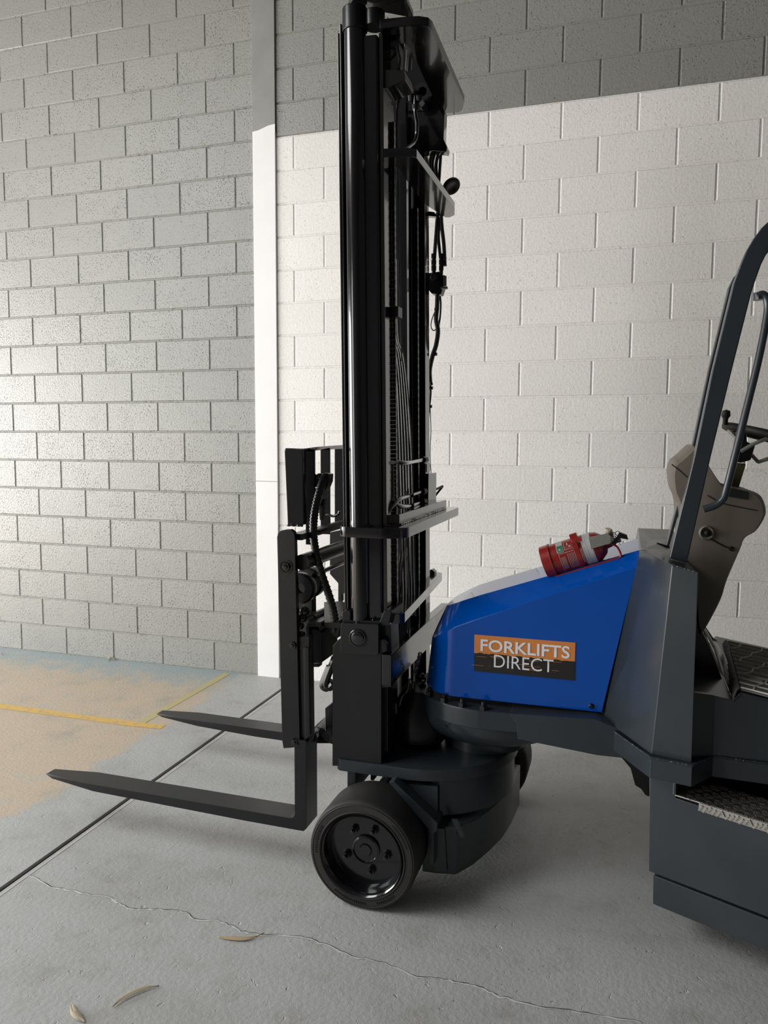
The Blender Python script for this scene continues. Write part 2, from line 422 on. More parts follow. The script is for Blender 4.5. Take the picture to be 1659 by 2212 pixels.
# rest of the building, outside the frame
HZ = 5.0
bm = NB(); box(bm, -8, 7, -10, .25, HZ, HZ + .1); structure('ceiling', bm, CEILM)
bm = NB(); box(bm, 7, 7.1, -10, .25, -.1, HZ); structure('wall_east', bm, PLAIN)
bm = NB(); box(bm, -8.1, -8, -1.1, .25, -.1, HZ); box(bm, -8.1, -8, -10, -6.8, -.1, HZ); box(bm, -8.1, -8, -6.8, -1.1, 3.5, HZ)
structure('wall_left', bm, PLAIN)
bm = NB(); box(bm, -8, -7.8, -10.1, -10, -.1, HZ); box(bm, -4.6, 7, -10.1, -10, -.1, HZ); box(bm, -7.8, -4.6, -10.1, -10, 4.5, HZ)
structure('wall_front', bm, PLAIN)

# ------------------------------------------------------------------ the forklift
T = thing('forklift', 'articulated forklift with black mast, blue hood and charcoal grey body', 'forklift', (1.9, -1.69, 0))

# wheels
def wheel(c, yw, r, full=True):
    cx, y0, cz = c
    bm = NB()
    pr = [(0.012, r * .735), (0.004, r * .75), (.0, r * .78), (-.001, r * .90), (.001, r * .965), (.006, r * .985), (.02, r * .998), (.03, r), (yw - .03, r), (yw - .006, r * .96), (yw, r * .8), (yw, r * .7)]
    lathe(bm, pr, (cx, y0, cz), (0, 1, 0), 72, True)
    t = build('drive_wheel', bm, TREAD, T, label='solid black tyre with worn greyish tread')
    bm = NB()
    lathe(bm, [(.0, r * .72), (-.004, r * .745), (.012, r * .76), (.03, r * .745), (yw * .9, r * .74), (yw * .9, r * .6), (.075, r * .60), (.055, r * .66), (.03, r * .675), (.008, r * .70)], (cx, y0, cz), (0, 1, 0), 64, True)
    build('rim', bm, BLACK, t)
    bm = NB()
    lathe(bm, [(.050, 0), (.050, r * .67), (.065, r * .67), (.065, 0)], (cx, y0, cz), (0, 1, 0), 48)
    lathe(bm, [(.052, r * .255), (.042, r * .255), (.040, r * .225), (.043, r * .215), (.043, r * .12), (.038, r * .10), (.038, 0)], (cx, y0, cz), (0, 1, 0), 40)
    build('wheel_disc', bm, BLACK, t)
    if full:
        bm = NB()
        lathe(bm, [(-.0015, r * .775), (-.003, r * .79), (-.003, r * .80), (-.0015, r * .81)], (cx, y0, cz), (0, 1, 0), 64, True)
        lathe(bm, [(-.0015, r * .925), (-.0025, r * .93), (-.001, r * .94)], (cx, y0, cz), (0, 1, 0), 64, True)
        # small raised moulding ticks round the sidewall
        for a0, n in ((20, 12), (150, 14), (235, 16), (290, 10)):
            for i in range(n):
                a = math.radians(a0 + i * 2.6)
                d = Vector((math.cos(a), 0, math.sin(a))); tt = Vector((-math.sin(a), 0, math.cos(a)))
                obox(bm, Vector((cx, y0 - .001, cz)) + d * r * .865, d, tt, (0, 1, 0), .0045 * random.uniform(.5, 1), .0014, .002)
        build('sidewall_moulding', bm, RUBBER, t)
        for a in (124, 68, -8, -75, -155):
            bm = NB(); a = math.radians(a)
            c1 = (cx + math.cos(a) * r * .40, y0 + .052, cz + math.sin(a) * r * .40)
            lathe(bm, [(0, 0), (0, .018), (.004, .0175), (.004, 0)], c1, (0, -1, 0), 16)
            hexnut(bm, (c1[0], c1[1] - .003, c1[2]), (0, -1, 0), .0135, .014)
            build('wheel_nut', bm, BLACK, t)
    return t
wheel((1.612, -2.197, .186), .185, .1855)
wheel((1.862, -1.345, .186), .18, .1855, False)

# turntable plate and apron of the front axle unit
YC = -1.69
def dshape(x0, r, cx, n=22, yn=None):
    pts = [(x0, YC - r + .012), (x0 + .012, YC - r)]
    for i in range(n):
        a = math.radians(-86 + 172 * i / (n - 1)); pts.append((cx + r * math.cos(a), YC + r * math.sin(a)))
    pts += [(x0 + .012, YC + r), (x0, YC + r - .012)]
    return pts
bm = NB(); slab(bm, [(x, y, .39) for x, y in dshape(1.462, .348, 1.70)], (0, 0, .042))
build('turntable_plate', bm, GREY, T, .003)
bm = NB()
rr_ = [(1.70 + (.335) * math.cos(math.radians(a)), YC + .335 * math.sin(math.radians(a))) for a in range(-68, 30, 6)]
rr2 = [(1.70 + (.30) * math.cos(math.radians(a)), YC + .30 * math.sin(math.radians(a))) for a in range(24, -74, -6)]
A = [Vector((x, y, .262)) for x, y in rr_ + rr2]
slab(bm, A, (0, 0, .13)); build('axle_skirt', bm, GREY, T, .002)
bm = NB()
low = [P(912, 1880, z=.08), P(940, 1884, z=.08), P(985, 1887, z=.08), P(1022, 1866, z=.08), P(1055, 1838, z=.08), P(1085, 1808, z=.08), P(1103, 1780, z=.08)]
low = [Vector((p.x, p.y, .075)) for p in low]
lf = low + [Vector((2.03, -1.45, .075)), Vector((1.80, -1.45, .075))]
up = []
for i, p in enumerate(lf):
    up.append(Vector((p.x + (.012 if 2 < i < 7 else 0), p.y, .245 if i not in (4, 5, 6) else .245)))
loft2(bm, lf, up); build('axle_guard', bm, GREY, T, .004)
bm = NB()
for pp in (((975, 1770), (987, 1771), (1003, 1808), (995, 1812)),): fslab(bm, pp, -2.03, .01)
build('guard_tab', bm, GREY, T, .001)
# diagonal wheel guard
bm = NB()
fslab(bm, [(840, 1690), (851, 1688), (945, 1778), (944, 1795), (937, 1800), (937, 1868), (927, 1870), (926, 1792)], -2.075, .16)
build('wheel_guard', bm, GREY, T, .0015)
bm = NB(); fslab(bm, [(851, 1690), (945, 1700), (945, 1778)], -2.02, .02); fslab(bm, [(937, 1790), (960, 1790), (965, 1884), (937, 1884)], -2.045, .1)
build('guard_web', bm, GREY, T, .001)
bm = NB()
for x in (1.50, 1.56, 1.62): box(bm, x, x + .012, -1.95, -1.7, .33, .392)
box(bm, 1.49, 1.52, -2.0, -1.45, .30, .39)
build('axle_bracket', bm, GREY, T, .001)
bm = NB(); box(bm, 1.55, 1.70, -2.0, -1.36, .12, .27); cyl(bm, (1.615, -2.1, .186), (1.8, -1.25, .186), .06); box(bm, 1.70, 1.86, -1.82, -1.5, .10, .385)
build('axle_housing', bm, BLACK2, T, .004)

# slew ring, beam and deck ---------------------------------------------------
RC = (1.955, YC)
bm = NB()
ringp = [(RC[0] + .285 * math.cos(math.radians(a)), YC + .285 * math.sin(math.radians(a))) for a in range(268, 90, -7)]
beam = [(2.36, -1.44 + .02)] + [(RC[0], YC + .285)] + ringp[::-1] + [(RC[0], YC - .285), (2.36, -1.945)]
slab(bm, [(x, y, .575) for x, y in beam], (0, 0, .065)); build('slew_ring', bm, GREY, T, .004)
bm = NB(); lathe(bm, [(.49, 0), (.49, .215), (.505, .245), (.53, .268), (.55, .278), (.576, .281), (.576, 0)], (RC[0], YC, 0), (0, 0, 1), 64)
slab(bm, [(RC[0] - .03 + .15 * math.cos(math.radians(a)), YC + .15 * math.sin(math.radians(a)), .43) for a in range(0, 360, 8)], (0, 0, .1))
build('bearing_housing', bm, GREY, T)
bm = NB(); sidep = [P(1100, 1541, y=-1.977), P(1116, 1566, y=-1.977), P(1118, 1597, y=-1.977), P(1290, 1632, y=-1.977), P(1400, 1644, y=-1.977), P(1400, 1600, y=-1.977), P(1285, 1553, y=-1.977)]
slab(bm, sidep, (0, .52, 0)); build('main_beam', bm, GREY, T, .003)
for a in (204, 222, 240, 256, 272, 186):
    bm = NB(); a = math.radians(a)
    hexnut(bm, (RC[0] + .269 * math.cos(a), YC + .269 * math.sin(a), .639), (0, 0, 1), .0155, .016)
    build('ring_bolt', bm, BLACK2, T)
for px in ((1080, 1535), (1110, 1540)):
    pass
bm = NB(); lathe(bm, [(0, 0), (0, .008), (.004, .007), (.005, 0)], P(962, 1569, y=-1.955), (0, -1, 0), 10); build('grease_plug', bm, BLACK2, T)

# weld bead helper: lumpy strip of paint-covered weld
def bead(name, pts, r, mat, seed=0, parent=None):
    rnd = random.Random(seed); bm = NB()
    pts = [Vector(p) for p in pts]
    P2 = []
    for i in range(len(pts) - 1):
        L = (pts[i + 1] - pts[i]).length; n = max(2, int(L / (r * 1.1)))
        for j in range(n): P2.append(pts[i].lerp(pts[i + 1], j / n))
    P2.append(pts[-1])
    P2 = [p + Vector([rnd.uniform(-1, 1) * r * .2 for _ in range(3)]) for p in P2]
    rs = [rnd.uniform(.65, 1.2) for _ in P2]
    tube(bm, P2, r, n=7, k=1, rad=lambda t: rs[int(t * (len(rs) - 1))])
    return build(name, bm, mat, parent or T)
ZD = .62
deckpix = [(1285, 1551), (1405, 1637), (1495, 1655), (1540, 1634), (1659, 1650)]
dk = [P(a, b, z=ZD) for a, b in deckpix]
dk.append(dk[-1] + (dk[-1] - dk[-2]) * 4)
full = dk + [Vector((dk[-1].x, -1.3, ZD)), Vector((2.34, -1.3, ZD))]
bm = NB(); slab(bm, full, (0, 0, -.062)); build('chassis_deck', bm, GREY, T, .002)
bead('weld_bead', [p + Vector((0, -.001, .001)) for p in dk], .0035, GREY, 3)

# tower behind the hood
tb = [P(1296, 1552, z=ZD), P(1407, 1630, z=ZD), P(1494, 1648, z=ZD)]
c_top = P(1452, 1220, y=tb[1].y + .0)
tt = [P(1384, 1186, y=-1.93), c_top, P(1508, 1238, y=tb[2].y)]
tb[0] = P(1297, 1548, y=-1.90)
zt = [tt[0], tt[1], tt[2]]
back_b = [Vector((tb[2].x + .0, -1.75, ZD)), Vector((tb[2].x, -1.35, ZD)), Vector((tb[0].x, -1.35, ZD))]
back_t = [Vector((tt[2].x - .02, -1.75, tt[2].z)), Vector((tt[2].x - .02, -1.30, tt[0].z)), Vector((tt[0].x, -1.30, tt[0].z))]
bm = NB()
A = [bm.verts.new(p) for p in tb + back_b]; B = [bm.verts.new(p) for p in zt + back_t]
bm.faces.new(A)
for i in range(6): bm.faces.new((A[i], A[(i + 1) % 6], B[(i + 1) % 6], B[i]))
ft = bm.faces.new(B[::-1]); bm.normal_update(); bmesh.ops.triangulate(bm, faces=[ft])
build('cab_tower', bm, GREY, T, .0025)
bead('weld_bead', [tt[1] + Vector((0, -.001, 0)), P(1480, 1229, y=(tt[1].y + tt[2].y) / 2), tt[2]], .003, GREY, 8)
# top lip with reflective tray between hood and pillar
bm = NB(); a = [P(1384, 1186, y=-1.93), P(1396, 1160, y=-1.5), P(1450, 1166, y=-1.5), P(1452, 1220, y=-1.99)]
slab(bm, a, (0, 0, .004)); build('top_tray', bm, GREY, T)
bm = NB(); slab(bm, [P(1395, 1158, y=-1.5), P(1447, 1163, y=-1.5), P(1447, 1168, y=-1.5), P(1395, 1162, y=-1.5)], (0, .01, 0)); build('tray_edge', bm, BLACK2, T)
bm = NB(); slab(bm, [P(1419, 1172, y=-1.7), P(1447, 1180, y=-1.7), P(1447, 1184, y=-1.7), P(1419, 1176, y=-1.7)], (0, .01, 0)); build('tray_edge', bm, BLACK2, T)
bm = NB(); slab(bm, [P(1386, 1188, y=-1.915), P(1381, 1230, y=-1.915), P(1296, 1548, y=-1.915), P(1303, 1548, y=-1.915), P(1378, 1260, y=-1.915)], (0, .4, 0)); build('rubber_seal', bm, RUBBER, T)

# body side behind the tower and the seat platform
yb = dk[3].y
bm = NB()
sp = [P(1493, 1652, y=yb), P(1493, 1491, y=yb), P(1578, 1511, y=yb), P(1584, 1513, y=yb), P(1601, 1495, y=yb), P(1659, 1509, y=yb)]
e1 = sp[-1] + (sp[-1] - sp[-2]) * 7; sp += [e1, Vector((e1.x, yb, ZD))]
slab(bm, sp, (0, .68, 0)); build('body_side', bm, GREY, T, .0025)
bead('weld_bead', [P(1583, 1514, y=yb - .001), P(1600, 1498, y=yb - .001)], .003, GREY, 5)
# angled panel that joins the tower to the body side
bm = NB(); slab(bm, [P(1493, 1495, y=tb[2].y + .02), P(1493, 1650, y=tb[2].y + .02), dk[3] + Vector((0, -.002, 0)), P(1543, 1502, y=yb - .002)], (0, .02, 0)); build('corner_panel', bm, GREY, T, .001)
# rubber mat on the platform
ZM = P(1600, 1494, y=yb).z + .004
m0 = P(1602, 1495, z=ZM); m1 = P(1572, 1387, z=ZM)
m0 = Vector((m0.x, yb - .004, ZM)); m1.z = ZM
print('mat', m0, m1)
d1 = (m1 - m0); ML = d1.length; d1.normalize(); d2 = Vector((1, -.0, 0)); d2 = (P(1659, 1507, z=ZM) - m0); d2.z = 0; d2.normalize()
bm = NB(); slab(bm, [m0, m0 + d1 * ML, m0 + d1 * ML + d2 * .9, m0 + d2 * .9], (0, 0, .006))
mat_o = build('floor_mat', bm, MATR, T, .002, label='dusty black diamond-pattern rubber mat')
bm = NB()
for i in range(18):   # wavy long ridges
    t = i * .05 + .01
    if t > ML: break
    pts = []
    for j in range(24):
        s = j * .0375
        pts.append(m0 + d1 * t + d2 * s + Vector((0, 0, .0065)))
    tube(bm, pts, .0036, n=5, k=2)
for i in range(26):
    s0 = -.35 + i * .075
    a = None; pts = []
    for j in range(15):
        t = j * .05 + .01; s = s0 + t * .45
        if 0 < s < .88 and t < ML: pts.append(m0 + d1 * t + d2 * (s + .006 * (-1) ** j) + Vector((0, 0, .0068)))
    if len(pts) > 1: tube(bm, pts, .0034, n=5, k=1)
build('mat_ridges', bm, MATL, mat_o, kind='stuff')
bm = NB()
for i in range(26):    # short ribs inside the diamonds
    for j in range(14):
        t = j * .05 + .022; s = .02 + i * .075 + t * .45 - .35
        if (i + j) % 2 or not (0 < s < .8) or t > ML - .04: continue
        for q in range(4):
            a = m0 + d1 * (t + q * .008) + d2 * (s + .01) + Vector((0, 0, .0062)); cyl(bm, a, a + d2 * .04, .0014, 4)
build('mat_ribs', bm, MATL, mat_o, kind='stuff')
# front flap of the mat, folded down
bm = NB(); n = 40; lasta = lastb = None
rows = []
for i in range(n + 1):
    p = m0 + d1 * ML * i / n; o_ = .004 * math.sin(i * 1.9) + random.uniform(-.003, .003)
    rows.append([bm.verts.new(p + Vector((-.002, 0, .006))), bm.verts.new(p + Vector((-.010 + o_ * .5, 0, -.002 + o_))), bm.verts.new(p + Vector((-.015 - o_ * .3, 0, -.020 + o_ * .5))), bm.verts.new(p + Vector((-.017 + o_ * .6, 0, -.036 - o_ * .5)))])
for i in range(n):
    for j in range(3): bm.faces.new((rows[i][j], rows[i + 1][j], rows[i + 1][j + 1], rows[i][j + 1]))
mf = build('mat_flap', bm, MATR, mat_o)
md = mf.modifiers.new('s', 'SOLIDIFY'); md.thickness = .005
# pedal frame in front of the platform
bm = NB()
fA = [P(1500, 1352, y=-1.35), P(1512, 1340, y=-1.35), P(1560, 1410, y=-1.35), P(1578, 1505, y=-2.0), P(1572, 1508, y=-2.0), P(1535, 1405, y=-1.6)]
tube(bm, [P(1510, 1340, y=-1.4), P(1545, 1400, y=-1.6), P(1577, 1508, y=-1.99)], .006, n=6, k=1)
tube(bm, [P(1508, 1340, y=-1.4), P(1538, 1408, y=-1.6), P(1571, 1500, y=-1.97)], .004, n=6, k=1)
tube(bm, [P(1510, 1338, y=-1.4), P(1550, 1396, y=-1.42), P(1554, 1412, y=-1.5)], .005, n=6, k=1)
build('pedal_frame', bm, SCUFF, T)
bm = NB(); fslab(bm, [(1506, 1343), (1530, 1390), (1564, 1478), (1553, 1481), (1488, 1454), (1488, 1350)], -1.88, .03); build('pedal_plate', bm, BLACK2, T, .001)

# lower side: skirt, step and cavity ----------------------------------------
s0 = P(1410, 1955, z=.12); s1 = P(1659, 2057, z=.12)
sd = (s1 - s0).normalized()
def onskirt(px, py, off=0):
    """point where the pixel ray meets the vertical skirt plane"""
    nrm = Vector((sd.y, -sd.x, 0)); d = R_ * ((px - 829.5) / F) - U_ * ((py - 1106) / F) + W_
    o0 = s0 + nrm * off
    t = (o0 - CAM).dot(nrm) / d.dot(nrm); return CAM + d * t
nrm = Vector((sd.y, -sd.x, 0))
if nrm.y > 0: nrm = -nrm
edge_x = sd * .75
pp = [onskirt(1404, 1664), onskirt(1461, 1677), onskirt(1460, 1724), onskirt(1511, 1741), onskirt(1659, 1800)]
pp.append(pp[-1] + (pp[-1] - pp[-2]) * 2.5)
b0 = onskirt(1401, 1882); b1 = onskirt(1659, 1982); b2 = b1 + (b1 - b0) * 2
bm = NB(); slab(bm, pp + [b2, b1, b0], -nrm * .03)
build('side_skirt', bm, GREY, T, .003)
bm = NB(); q0 = onskirt(1409, 1892); q1 = onskirt(1659, 1990); q2 = q1 + (q1 - q0) * 2
r0 = onskirt(1408, 1955); r1 = onskirt(1659, 2058); r2 = r1 + (r1 - r0) * 2
slab(bm, [p + nrm * -.006 for p in (q0, q1, q2, r2, r1, r0)], -nrm * .03); build('lower_skirt', bm, GREY, T, .003)
# left return of the skirt (towards the wall)
bm = NB(); a = onskirt(1404, 1664) - nrm * .005 + sd * .004; b = onskirt(1409, 1950) - nrm * .01 + sd * .006
slab(bm, [a, b, Vector((b.x + .02, -1.35, b.z)), Vector((a.x + .02, -1.35, a.z))], (.02, 0, 0)); build('skirt_return', bm, GREY, T, .002)
# underbody
bm = NB(); box(bm, 2.62, 4.0, -1.95, -1.35, .14, .40); box(bm, 2.62, 4.0, -1.80, -1.35, .40, .56); build('underbody', bm, BLACK2, T, .003)
bm = NB(); fslab(bm, [(1338, 1632), (1403, 1640), (1403, 1722), (1394, 1718), (1385, 1705), (1372, 1697), (1362, 1660)], -1.80, .25); build('mud_flap', bm, RUBBER, T, .003)
# rear steering wheel tyre under the body (off the right of the frame)
bm = NB(); lathe(bm, [(0, .08), (0, .2), (.015, .215), (.15, .215), (.165, .2), (.165, .08)], (3.45, -2.0, .215), (0, 1, 0), 40, True); build('rear_wheel', bm, RUBBER, T)
# aluminium tread step
stp = [onskirt(1473, 1727, .0), onskirt(1511, 1733), onskirt(1659, 1778)]
zs = stp[1].z
e0 = P(1474, 1727, z=zs); e1 = onskirt(1511, 1733); e1.z = zs; sdir = sd.copy()
e2 = e1 + sdir * .55; e0 = e1 - sdir * .075
bk = Vector((0.0, 1, 0))
bm = NB(); slab(bm, [e0, e2, e2 + bk * .16, e0 + bk * .10 + Vector((.03, .06, 0))], (0, 0, -.004))
slab(bm, [e1 + nrm * .002, e2 + nrm * .002, e2 + nrm * .002 - Vector((0, 0, .026)), e1 + nrm * .002 - Vector((0, 0, .024))], nrm * .004)
a = P(1469, 1688, y=e0.y); a = Vector((e0.x, e0.y, e0.z + .058)); b = Vector((e0.x + .045, e0.y + .16, e0.z + .058))
slab(bm, [e0, b - Vector((0, 0, .058)), b, a], (-.003, 0, 0))
st = build('access_step', bm, ALU, T, .001, label='bright aluminium checker plate step')
bm = NB(); lathe(bm, [(0, 0), (0, .011), (.004, .010), (.006, .004), (.006, 0)], (a + b) / 2 * 1.0 - Vector((.0, 0.02, .03)), (1, -.35, 0), 16); build('step_bolt', bm, BLACK2, st)
bm = NB()
for i in range(22):
    for j in range(7):
        c = e1 + sdir * (-.05 + i * .027) + bk * (.012 + j * .024)
        if (c - e1).dot(sdir) < -.06 + j * .006: continue
        ang = .35 if (i + j) % 2 else 1.25
        for q in (-2, -1, 0, 1, 2):
            dv = Vector((math.cos(ang), math.sin(ang), 0)); pv = Vector((-dv.y, dv.x, 0))
            obox(bm, c + pv * q * .0042, dv, pv, (0, 0, 1), .0095, .0009, .0012)
build('tread_bars', bm, ALU, st, kind='stuff')
bm = NB()
for i in range(44):
    c = e1 + sdir * (.006 + i * .0125) + nrm * .006 - Vector((0, 0, .013 + .003 * math.sin(i * 2.2)))
    if i % 6 == 5: d = sdir * .6 + Vector((0, 0, -1))
    else: d = sdir * .7 + Vector((0, 0, 1))
    obox(bm, c + nrm * .001, d, nrm, d.cross(nrm), .0095, .003, .0022)
build('tread_bars', bm, ALU, st, kind='stuff')

# ------------------------------------------------------------------ hood
YH = -1.925
def hz_c(x):  # crease height
    a, b = P(1375, 1225, y=YH), P(1040, 1335, y=YH); return a.z + (x - a.x) * (b.z - a.z) / (b.x - a.x)
YT = -1.845
def hz_t(x):
    a, b = P(1384, 1187, y=YT), P(1000, 1296, y=YT); return a.z + (x - a.x) * (b.z - a.z) / (b.x - a.x)
hb = P(1300, 1543, y=YH); ht = P(1384, 1190, y=YH)
zb = hb.z + .006
# plan outline of the bottom: rear near corner, round nose, mirrored
xf = P(921, 1475, y=-1.80).x
XS = []
plan = [(hb.x, YH), (2.15, YH), (xf + .20, YH)]
for i in range(1, 9):
    a = math.radians(i * 90 / 9); plan.append((xf + .155 - .155 * math.sin(a), YH + .15 - .15 * math.cos(a)))
plan += [(xf, YH + .16)]
cyh = YC
mir = [(x, 2 * cyh - y) for x, y in plan[::-1]]
out = plan + mir
bm = NB(); lo = []; mi = []; to = []
for i, (x, y) in enumerate(out):
    side = -1 if y < cyh else 1
    nose = max(0, min(1, (xf + .155 - x) / .155))
    rear = (x >= hb.x - 1e-4)
    xz = zb + (x - hb.x) * 0 + (.004 if nose else 0)
    lo.append(bm.verts.new((x, y, zb - .0)))
    frac_rear = (ht.x - hb.x) / (ht.z - hb.z)
    xc = x + .018 * nose
    if rear: xc = hb.x + frac_rear * (hz_c(2.44) - hb.z)
    zc = hz_c(xc) - .030 * nose ** 1.5
    mi.append(bm.verts.new((xc, y, zc)))
    inset = .085
    xt = xc + .045 * nose + .0
    if rear: xt = ht.x
    yt_ = y - side * (-inset) * (1 if abs(y - cyh) > .12 else abs(y - cyh) / .2) if False else cyh + (y - cyh) * (1 - inset / .26)
    to.append(bm.verts.new((xt, yt_, hz_t(xt) - .012 * nose)))
n = len(out)
for i in range(n - 1):
    bm.faces.new((lo[i], lo[i + 1], mi[i + 1], mi[i])); bm.faces.new((mi[i], mi[i + 1], to[i + 1], to[i]))
h = n // 2
for i in range(h - 1): bm.faces.new((to[i], to[i + 1], to[n - 2 - i], to[n - 1 - i]))
bm.faces.new((lo[0], mi[0], to[0], to[n - 1], mi[n - 1], lo[n - 1]))
bm.faces.new(lo[::-1])
hood = build('hood', bm, BLUE, T, .007, 3, label='glossy blue sloping hood with rounded nose', ang=14)
# hood seen at: print checks
print('hood xf', xf, 'zb', zb, 'ht', ht, 'crease', hz_c(2.44), hz_c(1.9), 'top', hz_t(2.45), hz_t(1.85))
bm = NB(); lathe(bm, [(0, 0), (0, .009), (.003, .008), (.006, .005), (.006, 0)], P(1277, 1525, y=YH - .001), (0, -1, 0), 12); build('hood_screw', bm, BLACK2, hood)
# sticker
ys = YH - .0012
k0, k1, k2, k3 = P(1025, 1370, y=ys), P(1243, 1389, y=ys), P(1241, 1470, y=ys), P(1023, 1449, y=ys)
print('sticker', k0, k1, k2, k3)
x0, x1 = k0.x, k1.x; ztop = (k0.z + k1.z) / 2; zbot = (k2.z + k3.z) / 2; zmid = zbot + (ztop - zbot) * .50
bm = NB(); box(bm, x0, x1, ys - .0006, ys + .001, zmid - .004, ztop); sg = build('sign_panel', bm, ORANGE, T, label='orange and black sticker reading FORKLIFTS DIRECT')
STK = paint('sticker_black', (.012, .011, .010), .35, .1, .02)
bm = NB()
nn = 40; top = [(x1 - (x1 - x0) * i / nn, zmid + random.uniform(-.0018, .0022)) for i in range(nn + 1)]
slab(bm, [(x0, ys - .0012, zbot), (x1, ys - .0012, zbot)] + [(x, ys - .0012, z) for x, z in top], (0, .001, 0)); build('dark_band', bm, STK, sg)
bm = NB()
for i in range(16):
    xx = x0 + random.uniform(0, .85) * (x1 - x0); zz = random.uniform(zbot + .02, zmid - .006)
    obox(bm, (xx + .012, ys - .0013, zz), (1, 0, 0), (0, 1, 0), (0, 0, 1), random.uniform(.006, .02), .0003, .0004)
build('road_streaks', bm, ORANGE, sg, kind='stuff')
def text(s, x, z, w_, h_, mat, parent, off, name):
    cu = bpy.data.curves.new(name, 'FONT'); cu.body = s; cu.size = 1; cu.extrude = .0; cu.offset = off; cu.resolution_u = 4
    o = bpy.data.objects.new(name, cu); col.objects.link(o)
    dg = bpy.context.evaluated_depsgraph_get(); me = bpy.data.meshes.new_from_object(o.evaluated_get(dg))
    bpy.data.objects.remove(o); bpy.data.curves.remove(cu)
    co = np.array([v.co[:] for v in me.vertices]); mn = co.min(0); mx = co.max(0)
    for v in me.vertices:
        a = (v.co.x - mn[0]) / (mx[0] - mn[0]) * w_ + x; b = (v.co.y - mn[1]) / (mx[1] - mn[1]) * h_ + z
        v.co = (a, ys - .0018, b)
    me.materials.append(mat); ob = bpy.data.objects.new(name, me); col.objects.link(ob); ob.parent = parent; return ob
W = x1 - x0; H = ztop - zbot
bpy.context.view_layer.update()
text('FORKLIFTS', x0 + W * .065, zbot + H * .565, W * .885, H * .33, LETTER, sg, .018, 'lettering')
text('DIRECT', x0 + W * .205, zbot + H * .155, W * .59, H * .345, LETTER, sg, -.004, 'lettering')

# ------------------------------------------------------------------ mast
YM = -2.03
bm = NB()
fslab(bm, [(717.5, 1655), (718, 1396), (729, 1383), (735, 1380), (822, 1384), (824, 1400), (824, 1655)], YM, .19)
build('mast_base_column', bm, BLACK2, T, .003)
bm = NB(); fslab(bm, [(824, 1420), (845, 1418), (845, 1484), (824, 1486)], YM + .005, .06); fslab(bm, [(824, 1484), (838, 1484), (838, 1625), (824, 1625)], YM + .04, .12); build('column_rib', bm, BLACK2, T, .002)
bm = NB(); fslab(bm, [(735, 1350), (736, 1346), (817, 1349), (818, 1352), (818, 1413), (812, 1417), (742, 1413), (735, 1408)], YM - .012, .09)
pb = build('pin_block', bm, BLACK2, T, .003)
bm = NB(); c = P(773, 1378, y=YM - .012)
lathe(bm, [(.01, .031), (-.003, .031), (-.004, .028), (-.001, .026), (-.001, .0225), (-.006, .022), (-.007, .019), (-.007, 0)], c, (0, 1, 0), 36); build('pivot_pin', bm, BLACK, pb)
for px in (747, 806):
    bm = NB(); c = P(px, 1345, y=YM + .02); hexnut(bm, c, (0, 0, 1), .007, .008); build('block_bolt', bm, BLACK2, pb)
bm = NB(); fslab(bm, [(739, 1322), (748, 1316), (757, 1320), (757, 1340), (820, 1342), (830, 1318), (846, 1320), (840, 1352), (740, 1352)], YM + .01, .14)
build('cylinder_cradle', bm, BLACK2, T, .003)
bm = NB(); fslab(bm, [(818, 1382), (828, 1380), (836, 1392), (836, 1408), (822, 1412)], YM + .0, .03); fslab(bm, [(824, 1330), (842, 1340), (846, 1420), (824, 1430)], YM + .03, .1); build('column_gusset', bm, BLACK2, T, .004)
bm = NB()
ZT = P(745, 30, y=-1.99).z
bm = NB(); vpoly(bm, circ(1.529, -1.985, .036, 32), .85, ZT - .03); build('lift_cylinder', bm, BLACK, T)
bm = NB(); vpoly(bm, circ(1.529, -1.985, .041, 32), ZT - .06, ZT + .012); vpoly(bm, circ(1.592, -1.972, .034, 24), ZT - .05, ZT); build('cylinder_cap', bm, BLACK2, T, .004)
# near upright profiles
for (xa, xb, ya, yb2, z1) in ((1.467, 1.4745, -1.985, -1.90, 2.875), (1.4775, 1.4845, -1.99, -1.91, 2.90), (1.4875, 1.4945, -1.98, -1.92, 2.94)):
    bm = NB(); vbox(bm, xa, xb, ya, yb2, .90, z1); build('mast_rail', bm, BLACK, T, .002)
bm = NB(); vpoly(bm, [(1.553, -1.995), (1.606, -1.99), (1.609, -1.90), (1.553, -1.90)], .86, 2.85); build('outer_upright', bm, BLACK, T, .006, 3)
bm = NB(); vpoly(bm, [(1.606, -1.975), (1.621, -1.975), (1.621, -1.86), (1.47, -1.86), (1.47, -1.89), (1.606, -1.89)], .44, 2.86); build('outer_upright', bm, BLACK, T, .002)
bm = NB(); vbox(bm, 1.50, 1.60, -1.84, -1.80, .50, 2.80); vbox(bm, 1.592, 1.602, -1.855, -1.79, .50, 2.80); build('inner_upright', bm, BLACK, T, .002)
# far uprights
bm = NB(); vpoly(bm, [(1.42, -1.37), (1.603, -1.37), (1.603, -1.30), (1.42, -1.30)], .44, 2.86); build('outer_upright', bm, BLACK, T, .002)
bm = NB(); vbox(bm, 1.50, 1.575, -1.47, -1.42, .50, 2.80); vbox(bm, 1.43, 1.50, -1.52, -1.48, .5, 2.8); build('inner_upright', bm, BLACK, T, .002)
bm = NB(); vpoly(bm, circ(1.50, -1.40, .03, 20), .6, 2.7); build('lift_cylinder', bm, BLACK, T)
